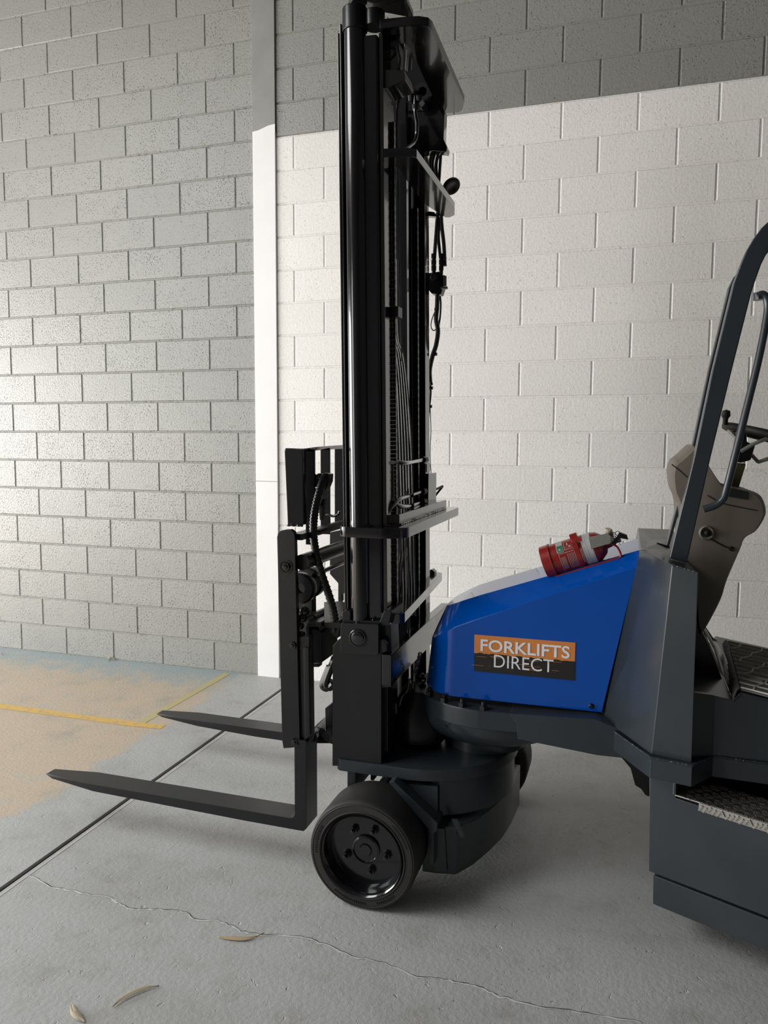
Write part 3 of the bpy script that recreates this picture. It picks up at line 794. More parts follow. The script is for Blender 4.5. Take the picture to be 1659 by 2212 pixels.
# lift chains: links one by one as one fine-grained part each
def chain(x, y, z0, z1, nm='lift_chain', pw=.012, hw=.008):
    bm = NB(); z = z0; i = 0
    while z < z1:
        w2 = hw if i % 2 else hw * .72
        box(bm, tilt(x, z) - pw / 2, tilt(x, z) + pw / 2, y - w2, y + w2, z, z + .0135); z += .0145; i += 1
    return build(nm, bm, BLACK2, T, kind='stuff')
chain(1.627, -1.885, .86, 2.6, pw=.010)
chain(1.585, -1.44, .75, 2.45, pw=.016, hw=.010)
# fluid hoses down the middle of the mast
for i in range(5):
    bm = NB(); o = i * 7
    pts = [P(846 + i * 3, 560, y=-1.66), P(848 + i * 3, 720, y=-1.66), P(853 + i * 4.5, 765, y=-1.66), P(859 + i * 5, 830, y=-1.66), P(864 + i * 6, 950, y=-1.66), P(868 + i * 6, 1080, y=-1.66), P(872 + i * 6, 1250, y=-1.66), P(874 + i * 6, 1330, y=-1.66)]
    tube(bm, pts, .0042, n=8, k=4); build('fluid_hose', bm, HOSE, T)
for (a, b) in (((858, 60), (862, 640)),):
    bm = NB(); tube(bm, [P(858, 200, y=-1.75), P(859, 450, y=-1.75), P(863, 600, y=-1.75), P(868, 780, y=-1.75)], .003, n=8, k=3); build('fluid_hose', bm, BLACK, T)
bm = NB(); tube(bm, [P(866, 110, y=-1.8), P(866, 200, y=-1.8), P(858, 240, y=-1.8), P(857, 330, y=-1.8)], .0035, n=8, k=3); build('fluid_hose', bm, HOSE, T)
for k_, (a, b) in enumerate((((872, 1190), (858, 1330)), ((866, 1190), (853, 1300)), ((852, 1190), (855, 1320)), ((879, 1060), (882, 1390)))):
    bm = NB(); cyl(bm, P(*a, y=-1.72), P(*b, y=-1.72), .004, 8); build('brake_line', bm, BLACK, T)
bm = NB(); box(bm, 1.60, 1.632, -1.90, -1.87, 1.975, 1.99); box(bm, 1.622, 1.64, -1.91, -1.86, 1.965, 2.0); build('hose_clip', bm, BLACK2, T, .001)

# cross members (vertical edges bevelled round)
def plate(name, pts, z, th, mat=BLACK, bev=.003):
    bm = NB(); slab(bm, [(x, y, z) for x, y in pts], (0, 0, -th)); return build(name, bm, mat, T, bev)
def roundc(cx, cy, r, a0, a1, n=6): return circ(cx, cy, r, n, math.radians(a0), math.radians(a1), True)
zA = P(735, 1137, y=-2.03).z
xA = P(992, 1110, y=-1.12).x
pl = [(1.475, -1.87)] + roundc(1.50, -2.005, .032, 180, 265) + roundc(1.61, -1.945, .092, 275, 350, 8) + roundc(xA - .03, -1.14, .03, 0, 80, 5) + [(1.615, -1.10), (1.615, -1.28), (1.625, -1.86)]
plate('cross_plate', pl, zA, .036)
bm = NB(); slab(bm, [(1.622, -1.96, zA), (1.655, -1.93, zA), (1.655, -1.20, zA), (1.625, -1.20, zA), (1.612, -1.25, zA), (1.612, -1.90, zA)], (0, 0, .038)); build('plate_stiffener', bm, BLACK, T, .004)
bead('weld_bead', [(1.657, -1.92, zA + .002), (1.657, -1.22, zA + .002)], .004, ALU if False else BLACK, 4)
bead('weld_bead', [(1.56, -2.0, zA + .002), (1.625, -1.97, zA + .002), (1.655, -1.93, zA + .002)], .003, BLACK, 6)
zB = P(870, 1322, y=-1.96).z
a = P(872, 1325, z=zB); b = P(956, 1250, y=-1.13)
print('barB', zB, a, b)
pl = [(1.60, -1.99), (a.x - .012, -1.99), (a.x + .0, -1.965), (b.x + .0, -1.14), (b.x - .02, -1.12), (1.60, -1.12)]
plate('cross_bar', pl, zB, .036)
zC = P(837, 1414, y=-2.03).z; bc = P(845, 1482, y=-2.03)
bm = NB(); box(bm, 1.625, bc.x, -2.03, -1.15, bc.z, zC); build('cross_beam', bm, BLACK, T, .003)
zD = P(900, 340, y=-1.98).z
d0, d1_, d2_, d3 = P(825, 340, z=zD), P(901, 338, z=zD), P(982, 450, z=zD), P(972, 468, z=zD)
print('second plate', zD, d0, d1_, d2_, d3)
bm = NB(); slab(bm, [d0, P(890, 338, z=zD), P(900, 341, z=zD), P(982, 452, z=zD), P(982, 465, z=zD), P(972, 470, z=zD), P(962, 470, z=zD), P(915, 440, z=zD), P(858, 362, z=zD), P(828, 362, z=zD)], (0, 0, .028)); build('cross_plate', bm, BLACK, T, .002)
zE = P(900, 55, y=-1.98).z
bm = NB(); slab(bm, [P(a, b, z=zE) for a, b in ((820, 62), (880, 56), (905, 55), (925, 58), (934, 66), (1003, 222), (1000, 238), (990, 244), (960, 245), (945, 232), (870, 75), (822, 78))], (0, 0, .03)); build('cross_plate', bm, BLACK, T, .003)
zF = P(760, 8, y=-2.0).z
bm = NB(); slab(bm, [P(a, b, z=zF) for a, b in ((752, 16), (758, 14), (885, 38), (893, 36), (860, -40), (780, -60), (762, 0))], (0, 0, .02)); build('top_plate', bm, BLACK, T, .003)
# upper brackets on the mast
bm = NB(); fslab(bm, [(840, 62), (925, 62), (925, 240), (848, 240)], -1.385, .02); build('mast_head_plate', bm, BLACK, T, .002)
bm = NB()
fslab(bm, [(822, 60), (888, 52), (890, 70), (862, 75), (858, 160), (822, 160)], -1.93, .06)
fslab(bm, [(824, 150), (872, 150), (876, 172), (864, 178), (838, 190), (824, 188)], -1.96, .10)
slab(bm, [P(870, 150, y=-1.96), P(876, 172, y=-1.96), P(908, 215, y=-1.5), P(903, 200, y=-1.5), P(885, 160, y=-1.6)], (-.02, .02, 0))
build('roller_bracket', bm, BLACK, T, .002)
bm = NB(); c = P(842, 114, y=-1.932); lathe(bm, [(0, .022), (-.002, .022), (-.002, .016), (.02, .016), (.02, 0)], c, (0, 1, 0), 6); build('bracket_hole', bm, RUBBER, T)
bm = NB(); tube(bm, [P(861, 75, y=-1.94), P(858, 105, y=-1.94), P(863, 130, y=-1.94), P(861, 150, y=-1.94)], .006, n=8); build('fluid_hose', bm, BLACK, T)
bm = NB(); tube(bm, [P(890, 52, y=-1.9), P(880, 90, y=-1.85), P(884, 112, y=-1.8), P(882, 150, y=-1.75)], .012, n=8); build('hose_bundle', bm, HOSE, T)
# hydraulic pipe hooking round below the bracket
bm = NB(); tube(bm, [P(897, 205, y=-1.7), P(897, 240, y=-1.7), P(901, 268, y=-1.7), P(898, 300, y=-1.7), P(885, 315, y=-1.75), P(862, 330, y=-1.85), P(852, 336, y=-1.88)], .0062, n=10, k=5); build('hydraulic_pipe', bm, BLACK, T)
bm = NB()
for a in ((888, 205), (905, 205), (897, 225)): lathe(bm, [(0, 0), (0, .012), (.02, .012), (.02, 0)], P(*a, y=-1.7), (0, .3, -1), 6)
fslab(bm, [(879, 195), (910, 208), (912, 214), (905, 222), (888, 225), (882, 215)], -1.7, .04)
build('pipe_union', bm, BLACK2, T, .002)
bm = NB(); c = P(912, 198, y=-1.45); lathe(bm, [(0, .018), (0, .035), (.006, .04), (.03, .04), (.036, .035), (.036, 0)], c, (0, 1, 0), 28); build('chain_sheave', bm, BLACK2, T)
bm = NB(); fslab(bm, [(900, 130), (925, 150), (960, 240), (958, 300), (966, 318), (964, 328), (935, 325), (905, 330), (898, 250)], -1.38, .05); build('mast_gusset', bm, BLACK, T, .003)
bm = NB()
fslab(bm, [(820, 72), (858, 72), (858, 185), (830, 190), (826, 335), (852, 340), (858, 240), (880, 190), (905, 215), (905, 330), (925, 335), (925, 120), (900, 60)], -1.60, .02) if False else vbox(bm, 1.46, 1.58, -1.56, -1.53, .5, 2.86)
build('inner_upright', bm, BLACK, T, .002)
# cables at the right of the mast
yc = -1.25
def hose(pix, y, r, mat=HOSE, nm='hydraulic_hose', k=5, n=8):
    bm = NB(); tube(bm, [P(a, b, y=y) for a, b in pix], r, n=n, k=k); return build(nm, bm, mat, T)
hose([(934, 180), (936, 215), (937, 250)], yc, .005, BLACK, 'hydraulic_pipe')
bm = NB(); tube(bm, [P(933, 250, y=yc), P(940, 262, y=yc), P(936, 280, y=yc), P(945, 292, y=yc)], .014, n=8, k=3); fslab(bm, [(924, 262), (933, 258), (935, 285), (930, 292), (924, 280)], yc, .02); lathe(bm, [(0, 0), (0, .017), (.02, .017), (.02, 0)], P(939, 262, y=yc), (0, 0, -1), 6); build('pipe_union', bm, BLACK2, T)
hose([(940, 285), (936, 320), (929, 350), (932, 380), (944, 400), (948, 430)], yc, .0075)
hose([(944, 285), (942, 320), (934, 352), (938, 385), (950, 405)], yc + .01, .0075)
hose([(948, 285), (948, 325), (942, 355), (944, 390), (948, 410)], yc, .0075)
hose([(952, 285), (952, 330), (950, 365), (948, 395), (945, 420)], yc + .01, .0065)
hose([(946, 160), (950, 195), (955, 240), (953, 290)], yc + .01, .011)
hose([(947, 440), (944, 480), (941, 520), (938, 560)], yc, .008)
hose([(953, 450), (954, 485), (959, 530), (961, 575)], yc, .008)
hose([(950, 470), (947, 510), (950, 545), (953, 570)], yc + .015, .007)
bm = NB()
for (a, b, rr) in ((937, 572, .012), (953, 572, .011)):
    for d_ in (-14, 0, 12): lathe(bm, [(0, 0), (0, rr), (.018, rr), (.018, 0)], P(a, b + d_, y=yc), (0, 0, 1), 6)
    cyl(bm, P(a, b - 22, y=yc), P(a, b + 20, y=yc), rr * .75, 10)
build('hose_fitting', bm, BLACK2, T)
bm = NB(); fslab(bm, [(924, 590), (950, 586), (958, 596), (958, 618), (952, 636), (932, 634), (922, 622)], yc, .05); vb = build('hydraulic_valve', bm, BLACK2, T, .003)
bm = NB(); lathe(bm, [(0, .016), (-.012, .016), (-.014, .013), (-.02, .012), (-.021, 0)], P(937, 598, y=yc), (-.2, .9, .3), 20); build('valve_knob', bm, BLACK2, vb)
bm = NB(); cyl(bm, P(953, 622, y=yc - .01), P(967, 622, y=yc - .01), .006, 8); fslab(bm, [(958, 594), (964, 596), (964, 618), (958, 618)], yc - .01, .01); build('valve_solenoid', bm, ALU, vb)
hose([(945, 636), (944, 665), (942, 690), (946, 715), (942, 745), (934, 770), (928, 800), (929, 825)], yc, .010)
hose([(951, 640), (952, 660), (950, 690), (944, 720)], yc + .01, .004)
hose([(940, 672), (933, 690), (931, 705), (936, 714), (942, 711)], yc, .0022, k=4)
hose([(929, 825), (930, 850), (927, 880), (925, 905)], yc, .005)
hose([(928, 820), (932, 832)], yc, .008)
hose([(929, 880), (931, 930), (929, 980), (932, 1040), (931, 1075)], yc, .0018, k=3)
for (a, b) in ((930, 829), (931, 838), (929, 878), (940, 765), (943, 668)):
    bm = NB(); cyl(bm, P(a - 4, b, y=yc), P(a + 4, b, y=yc), .007, 8); build('cable_tie', bm, BLACK2, T)
# horn / lamp on the second cross plate
bm = NB(); c = P(975, 402, y=-1.30); ax = (R_ * .37 - U_ * .8 - W_ * .5).normalized()
lathe(bm, [(-.008, 0), (-.008, .030), (-.004, .037), (.004, .038), (.010, .034), (.011, .022), (.008, .015), (.009, 0)], c, ax, 28); hn = build('horn', bm, BLACK, T)
bm = NB(); slab(bm, [P(942, 402, y=-1.32), P(953, 398, y=-1.32), P(965, 405, y=-1.31), P(964, 416, y=-1.31), P(955, 422, y=-1.32)], (0, .006, 0)); build('horn_bracket', bm, ALU, hn)
bm = NB(); fslab(bm, [(922, 456), (938, 458), (942, 468), (922, 466)], -1.3, .03); build('plate_bracket', bm, BLACK, T)
# pipes and manifold over the lower cross plate
zz = lambda a, b, y: P(a, b, y=y)
def yramp(pix):  # pixel list with own y per point
    return [P(a, b, y=y) for a, b, y in pix]
bm = NB(); tube(bm, yramp([(818, 1134, -1.97), (818, 1080, -1.97), (818, 1025, -1.97), (822, 1005, -1.96), (834, 999, -1.94), (855, 999, -1.88), (876, 1000, -1.82), (895, 997, -1.62), (914, 993, -1.42)]), .0085, n=12, k=4); build('hydraulic_pipe', bm, BLACK, T)
bm = NB(); tube(bm, yramp([(846, 1003, -1.9), (847, 1050, -1.9), (848, 1078, -1.9), (856, 1090, -1.88), (870, 1094, -1.82), (888, 1092, -1.65), (910, 1084, -1.42)]), .0085, n=12, k=4); build('hydraulic_pipe', bm, BLACK, T)
bm = NB(); tube(bm, yramp([(822, 1128, -1.97), (840, 1102, -1.94), (858, 1082, -1.88), (868, 1076, -1.82), (890, 1069, -1.62), (912, 1061, -1.42)]), .0078, n=12, k=4); build('hydraulic_pipe', bm, BLACK, T)
for a, b in ((914, 994), (912, 1062), (912, 1084)):
    bm = NB(); lathe(bm, [(0, 0), (0, .014), (.025, .014), (.025, 0)], P(a, b, y=-1.44), (.2, 1, .05), 6); build('pipe_nut', bm, BLACK2, T)
bm = NB(); b0_ = P(904, 1023, y=-1.38); b1_ = P(925, 1092, y=-1.38)
box(bm, b0_.x, b1_.x, -1.38, -1.24, b1_.z - .02, b0_.z); fslab(bm, [(907, 1002), (922, 1002), (922, 1020), (907, 1020)], -1.36, .06)
build('manifold_block', bm, BLACK, T, .002)
bm = NB(); tube(bm, [P(931, 1061, y=-1.25), P(944, 1056, y=-1.2), P(956, 1050, y=-1.15)], .005, k=1); tube(bm, [P(956, 1051, y=-1.15), P(944, 1066, y=-1.18), P(933, 1080, y=-1.2)], .005, k=1); build('hydraulic_pipe', bm, BLACK2, T)
bm = NB(); fslab(bm, [(926, 1232), (933, 1230), (939, 1236), (938, 1250), (925, 1256)], -1.2, .04); build('bar_lug', bm, BLACK, T, .002)
# drum, chain and hose clutter between column and slew ring
bm = NB(); lathe(bm, [(.435, 0), (.435, .08), (.46, .10), (.56, .10), (.60, .08), (.64, .06), (.65, 0)], (1.70, -1.80, 0), (0, 0, 1), 28); build('slew_motor', bm, BLACK2, T)
bm = NB(); box(bm, 1.48, 1.57, -1.9, -1.2, .44, .68); build('mast_foot', bm, BLACK2, T, .003)
hose([(862, 1530), (868, 1505), (880, 1490), (884, 1465)], -1.86, .006, BLACK)
hose([(868, 1534), (878, 1512), (890, 1497), (893, 1470)], -1.84, .006, BLACK)
hose([(850, 1560), (855, 1520), (856, 1540)], -1.9, .005, BLACK)
for i in range(7):
    bm = NB(); c = P(896 + i * 1.9, 1455 - i * 7, y=-1.80)
    lathe(bm, [(-.004, .005), (-.004, .008), (.004, .008), (.004, .005)], c, (1, -.4, 0) if i % 2 else (.3, 1, .2), 10, True); build('chain_link', bm, SCUFF, T)
# bright welds at the column foot
bead('weld_bead', [P(732, 1632, z=.434), P(770, 1634, z=.434), P(822, 1632, z=.434)], .006, BLACK, 11)
bead('weld_bead', [P(764, 1634, z=.436), P(815, 1634, z=.436)], .007, GREY, 12)

# ------------------------------------------------------------------ carriage, forks and load backrest
YF = -2.075
bm = NB(); pix = [(598, 1160), (600, 1151), (607, 1146), (617, 1144), (628, 1144), (635, 1150), (637, 1160), (648, 1614), (612, 1617), (609, 1600)]
fslab(bm, pix, YF, .022)
cs = build('carriage_side', bm, BLACK2, T, .0025)
bm = NB(); fslab(bm, [(637, 1375), (668, 1375), (671, 1600), (650, 1616), (645, 1616)], YF + .012, .04); fslab(bm, [(655, 1400), (667, 1400), (670, 1590), (658, 1600)], YF + .0, .03)
build('carriage_side', bm, BLACK2, T, .003)
bm = NB(); box(bm, 1.262, 1.30, -1.33, -1.30, .45, 1.20); build('carriage_side', bm, BLACK2, T, .003)
for (a, b, r) in ((618, 1224, .0175), (633, 1394, .014), (637, 1604, .0165)):
    bm = NB(); c = P(a, b, y=YF - .001)
    if b == 1224: lathe(bm, [(.004, r * 1.35), (-.002, r * 1.35), (-.002, r * 1.15), (.0, r * 1.1)], c, (0, 1, 0), 28, True)
    hexnut(bm, c, (0, -1, 0), r * .9, .008, False); lathe(bm, [(0, 0), (0, r * .6), (.012, r * .5), (.013, 0)], c, (0, -1, 0), 14)
    build('carriage_bolt', bm, BLACK, T)
XB = 1.27
def ybar(name, a, b, w_, mat=BLACK2, y0=-2.05, y1=-1.30, r=None, bev=.002):
    """cross bar running from the near to the far side through the pixel of its near end"""
    c = P(a, b, y=y0); bm = NB()
    if r: cyl(bm, (c.x, y0, c.z), (c.x, y1, c.z), r, 18)
    else: box(bm, c.x - w_[0], c.x + w_[0], y0, y1, c.z - w_[1], c.z + w_[1])
    return build(name, bm, mat, T, bev if not r else 0)
ybar('carriage_bar', 640, 1160, (.022, .011))
bm = NB(); p0 = P(655, 1210, y=-2.0)
ybar('roller_shaft', 652, 1215, None, BLACK2, -2.04, -1.3, r=.028)
ybar('roller_shaft', 660, 1250, None, BLACK, -1.95, -1.3, r=.009)
bm = NB(); lathe(bm, [(0, .022), (0, .05), (.008, .056), (.03, .056), (.045, .05), (.045, .022)], P(646, 1272, y=-1.99), (0, 1, 0), 30, True)
build('guide_roller', bm, BLACK2, T)
bm = NB(); lathe(bm, [(0, 0), (0, .05), (.008, .058), (.04, .058), (.04, 0)], P(664, 1260, y=-1.88), (0, 1, 0), 30); build('guide_roller', bm, BLACK2, T)
bm = NB(); fslab(bm, [(643, 1200), (662, 1192), (680, 1195), (690, 1215), (680, 1240), (690, 1262), (680, 1285), (674, 1300), (675, 1330), (692, 1345), (690, 1362), (660, 1372), (645, 1372)], -1.93, .03) if False else fslab(bm, [(655, 1285), (674, 1285), (675, 1345), (655, 1345)], -1.90, .04); build('carriage_web', bm, BLACK2, T, .003)
bm = NB(); lathe(bm, [(0, 0), (0, .036), (.035, .036), (.035, 0)], P(668, 1345, y=-1.93), (0, 1, 0), 20); lathe(bm, [(0, 0), (0, .032), (.2, .032), (.2, 0)], P(655, 1352, y=-1.98), (.1, 1, 0), 20); build('guide_roller', bm, BLACK2, T)
for s, (a, b) in enumerate(((648, 1352), (652, 1372), (655, 1335), (660, 1320), (645, 1335))):
    bm = NB(); lathe(bm, [(0, 0), (0, .016), (.02, .014), (.03, 0)], P(a, b, y=-2.02), (.1, -1, .3), 8); build('carriage_fitting', bm, BLACK, T)
# far carriage plate seen behind the hose
bm = NB(); fslab(bm, [(712, 1150), (760, 1140), (760, 1265), (738, 1285), (738, 1300), (730, 1300), (730, 1260), (712, 1240)], -1.42, .03); build('carriage_web', bm, BLACK2, T, .003)
# side shifter block
bm = NB(); fslab(bm, [(659, 1356), (663, 1345), (692, 1344), (695, 1348), (691, 1366), (688, 1355), (668, 1355), (668, 1372), (663, 1376)], -1.99, .50); build('shifter_rail', bm, BLACK2, T, .002)
bm = NB(); fslab(bm, [(669, 1362), (679, 1359), (694, 1366), (695, 1432), (674, 1433), (670, 1405)], -1.985, .16); build('shifter_block', bm, BLACK2, T, .003)
bm = NB(); fslab(bm, [(675, 1433), (690, 1433), (689, 1441), (677, 1441)], -1.96, .03); build('shifter_stud', bm, BLACK2, T, .001)
bm = NB(); fslab(bm, [(709, 1344), (734, 1340), (734, 1362), (728, 1380), (712, 1366)], -1.97, .08); build('hose_clamp', bm, BLACK2, T, .002)
bm = NB(); slab(bm, [P(700, 1300, y=-1.75), P(742, 1298, y=-1.75), P(735, 1345, y=-1.98), P(700, 1345, y=-1.98)], (0, 0, -.02)); build('shifter_bracket', bm, BLACK2, T, .002)
bm = NB(); tube(bm, [P(674, 1594, y=-2.0), P(690, 1575, y=-1.85), P(722, 1545, y=-1.6)], .02, n=8, k=1); fslab(bm, [(702, 1530), (718, 1518), (718, 1608), (704, 1603)], -1.85, .1); fslab(bm, [(672, 1578), (690, 1585), (700, 1598), (712, 1606), (680, 1606), (668, 1600)], -1.95, .05); build('lower_arm', bm, BLACK2, T, .002)
# corrugated hose wrap
pts = smooth([P(a, b, y=y) for a, b, y in ((700, 1032, -1.93), (693, 1052, -1.95), (684, 1085, -1.96), (678, 1120, -1.97), (677, 1155, -1.97), (682, 1190, -1.97), (695, 1240, -1.96), (712, 1290, -1.96), (722, 1330, -1.96), (724, 1365, -1.96))], 10)
bm = NB(); tube(bm, pts, .0135, n=12, k=1); hw = build('wrapped_hose', bm, HOSE, T)
bm = NB(); L = 0; 
for i in range(0, len(pts) - 1):
    p = pts[i]; d = (pts[i + 1] - p).normalized(); ll = (pts[i + 1] - p).length
    k2 = max(1, round(ll / .0085))
    for j in range(k2):
        if (i * 3 + j) % 2: continue
        c = p.lerp(pts[i + 1], j / k2); lathe(bm, [(-.003, .0135), (-.0025, .0152), (.0025, .0158), (.003, .0135)], c, d + Vector((.12, 0, .1)), 12, True)
build('spiral_wrap', bm, HOSE, hw, kind='stuff')
bm = NB()
for a, b in ((676, 1030), (687, 1028), (699, 1027)):
    tube(bm, [P(a - 2, b + 22, y=-1.93), P(a - 2, b + 4, y=-1.93), P(a + 3, b - 1, y=-1.93), P(a + 10, b, y=-1.92)], .008, n=8, k=3)
    lathe(bm, [(0, 0), (0, .011), (.012, .011), (.012, 0)], P(a - 2, b + 24, y=-1.93), (0, 0, 1), 6)
build('hose_elbow', bm, BLACK2, T)
bm = NB(); fslab(bm, [(657, 1057), (690, 1053), (690, 1075), (680, 1096), (657, 1098)], -1.93, .06); fslab(bm, [(686, 1080), (700, 1078), (696, 1124), (690, 1124)], -1.88, .03); fslab(bm, [(700, 1022), (712, 1024), (711, 1040), (703, 1060), (694, 1058)], -1.93, .04); build('carriage_valve', bm, BLACK2, T, .003)
hose([(638, 1160), (660, 1152), (690, 1146), (715, 1136), (742, 1127)], -1.9, .007)
hose([(696, 1118), (708, 1112), (720, 1115), (731, 1110), (733, 1104)], -1.7, .005)
hose([(712, 1440), (700, 1470), (698, 1482), (706, 1486), (716, 1470)], -1.9, .014)
hose([(724, 1420), (708, 1460), (704, 1478), (712, 1485), (720, 1478)], -1.93, .014)
# load backrest
zT = P(615, 970, y=-2.03).z
bm = NB(); fslab(bm, [(614, 976), (617, 969), (654, 970), (656, 1134), (621, 1135)], -2.03, .03); build('backrest_upright', bm, BLACK, T, .003)
XBK = P(657, 1000, y=-1.95).x
def atx(px, py, x): return P(px, py, x=x)
for (a, b) in ((659.5, 679), (692, 712), (722.5, 745)):
    p0 = atx(a, 1060, 1.335); p1 = atx(b, 1060, 1.335)
    bm = NB(); 
    pa = P(a, 1060, y=-1.95 + (a - 659) * .0095); 
    y_ = pa.y; pb2 = P(b, 1060, y=y_)
    box(bm, pa.x, pb2.x, y_, y_ + .012, 1.17, P(a, 972 - (a - 659) * .06, y=y_).z + .005); build('backrest_slat', bm, BLACK, T, .002)
bm = NB(); tp = [P(614, 975, y=-2.03), P(617, 968, y=-2.03), P(654, 969, y=-2.02), P(680, 965, y=-1.75), P(740, 961, y=-1.35), P(742, 969, y=-1.35), P(682, 973, y=-1.75), P(654, 976, y=-2.02)]
slab(bm, tp, (0, .03, 0)); build('backrest_top_bar', bm, BLACK, T, .001)
bead('weld_bead', [P(620, 1135, y=-2.04), P(655, 1135, y=-2.04)], .004, BLACK, 20)

def fork(yn, px_tip, py_tip, heel_px, heel_py, wd, up_py):
    """L-shaped fork: tip pixel and heel pixel lie on the near bottom edge (y = yn)"""
    tip = P(px_tip, py_tip, y=yn); heel = P(heel_px, heel_py, y=yn)
    print('fork', tip, heel)
    zb_ = heel.z; th = .032
    xh = heel.x
    L = xh - tip.x
    prof = [(xh, zb_ + .012), (xh - .012, zb_), (xh - .04, zb_), (xh - .25, zb_ + .002), (tip.x + .25, zb_ + .016), (tip.x + .04, zb_ + .030), (tip.x, zb_ + .038), (tip.x + .01, zb_ + .043), (tip.x + .2, zb_ + .044), (xh - .07, zb_ + .040), (xh - .053, zb_ + .043), (xh - .045, zb_ + .055)]
    zt_ = P(heel_px - 4, up_py, y=yn).z
    prof += [(xh - .045, zt_), (xh, zt_)]
    bm = NB()
    n_ = len(prof)
    def ins(x):  # plan taper towards the tip
        t = max(0, min(1, (tip.x + .12 - x) / .12)); return .030 * t ** 1.3
    A = [bm.verts.new((x, yn + ins(x), z)) for x, z in prof]; B = [bm.verts.new((x, yn + wd - ins(x), z)) for x, z in prof]
    f0 = bm.faces.new(A); f1 = bm.faces.new(B[::-1])
    for i in range(n_): bm.faces.new((A[i], B[i], B[(i + 1) % n_], A[(i + 1) % n_]))
    bm.normal_update(); bmesh.ops.triangulate(bm, faces=[f0, f1])
    return build('fork', bm, BLACK2, T, .0015)
fork(-2.08, 88, 1711, 662, 1797, .10, 1600)
fork(-1.345, 330, 1560, 660, 1607, .10, 1300)

# ------------------------------------------------------------------ overhead guard and controls
YG = -2.02
def guard(name, L, Rr, y, th, ex=.0):
    """L / Rr: pixel polylines of the left and right edge"""
    bm = NB(); slab(bm, [P(a, b, y=y) for a, b in L] + [P(a, b, y=y) for a, b in Rr[::-1]], (0, th, 0)); return build(name, bm, GREY, T, .004, 3)
guard('guard_pillar', [(1446, 1206), (1500, 985), (1539, 800), (1585, 610), (1600, 570), (1613, 540), (1628, 515), (1645, 492), (1662, 476), (1700, 452), (1760, 445)],
      [(1484, 1216), (1536, 985), (1581, 800), (1624, 630), (1634, 600), (1645, 570), (1655, 550), (1668, 534), (1690, 518), (1715, 508), (1760, 500)], YG, .045)
guard('guard_pillar', [(1438, 1180), (1490, 985), (1530, 800), (1574, 620), (1584, 600), (1600, 580), (1640, 560)], [(1446, 1180), (1500, 985), (1537, 800), (1580, 630), (1590, 612), (1606, 596), (1640, 580)], -1.86, .04)
bm = NB(); tube(bm, [P(a, b, y=-2.06) for a, b in ((1636, 640), (1648, 636), (1657, 648), (1657, 680), (1640, 770), (1612, 885), (1590, 975), (1568, 1062), (1560, 1080), (1545, 1092), (1520, 1100))], .0105, n=12, k=5); build('grab_handle', bm, GREY, T)
bm = NB(); cyl(bm, P(1640, 632, y=-2.04), P(1640, 648, y=-2.04), .016, 10); build('handle_boss', bm, GREY, T)
# console
YCn = -1.80
def spline2(p): return [(v.x, v.y) for v in smooth([Vector((a, b, 0)) for a, b in p] + [Vector((p[0][0], p[0][1], 0))], 5)[:-1]]
outl = [(1489, 960), (1500, 968), (1540, 1030), (1552, 1042), (1578, 1050), (1612, 1056), (1632, 1068), (1641, 1095), (1636, 1115), (1620, 1138), (1598, 1152), (1588, 1175), (1560, 1240), (1545, 1285), (1512, 1345), (1500, 1345), (1490, 1250), (1465, 1170), (1459, 1085), (1447, 1050), (1444, 1015), (1450, 995), (1462, 985)]
def pillow(name, pix, y0, y1, mat, inset=.82, parent=None):
    bm = NB(); loops = []
    cx_ = sum(a for a, b in pix) / len(pix); cy2 = sum(b for a, b in pix) / len(pix)
    pts0 = [P(a, b, y=(y0 + y1) / 2) for a, b in pix]
    c = sum(pts0, Vector()) / len(pts0)
    prof = [(y0, inset), (y0 + .012, inset + (1 - inset) * .6), (y0 + .035, 1), (y1 - .035, 1), (y1 - .012, inset + (1 - inset) * .6), (y1, inset)]
    for (yy, s) in prof:
        loops.append([bm.verts.new(Vector((c.x + (p.x - c.x) * (s if s == 1 else 1 - (1 - s) * .5), yy, c.z + (p.z - c.z) * (s if s == 1 else 1 - (1 - s) * .35)))) for p in pts0])
    n_ = len(pts0)
    for i in range(len(loops) - 1):
        for j in range(n_): bm.faces.new((loops[i][j], loops[i][(j + 1) % n_], loops[i + 1][(j + 1) % n_], loops[i + 1][j]))
    f0 = bm.faces.new(loops[0]); f1 = bm.faces.new(loops[-1][::-1]); bm.normal_update(); bmesh.ops.triangulate(bm, faces=[f0, f1])
    return build(name, bm, mat, parent or T)
con = pillow('console', spline2(outl), YCn - .1, YCn + .2, BEIGE)
con['label'] = 'grubby beige plastic steering console'
def seam(pix, y, r=.0018):
    bm = NB(); tube(bm, [P(a, b, y=y) for a, b in pix], r, n=6, k=3); return build('console_seam', bm, RUBBER, con)
seam([(1451, 1003), (1470, 1018), (1487, 1033), (1510, 1052)], YCn - .10)
seam([(1528, 1070), (1560, 1087), (1600, 1096), (1636, 1103)], YCn - .10)
seam([(1535, 1164), (1560, 1178), (1580, 1186)], YCn - .10, .0025)
bm = NB(); cyl(bm, P(1576, 1184, y=YCn - .10), P(1584, 1187, y=YCn - .10), .007, 10); lathe(bm, [(0, 0), (0, .009), (.01, .008), (.016, .004), (.018, 0)], P(1527, 1151, y=YCn - .10), (0, -1, .0), 16); lathe(bm, [(0, .009), (.003, .009), (.003, .012), (0, .012)], P(1527, 1151, y=YCn - .10), (0, -1, 0), 20, True); build('ignition_switch', bm, RUBBER, con)
bm = NB(); lathe(bm, [(0, .012), (.006, .019), (.0, .024)], P(1527, 1151, y=YCn - .10), (0, -1, 0), 28, True); build('switch_boss', bm, BEIGE, con)
bm = NB(); fslab(bm, [(1573, 1053), (1617, 1062), (1615, 1080), (1570, 1072)], YCn - .104, .03); build('display_panel', bm, RUBBER, con, .001)
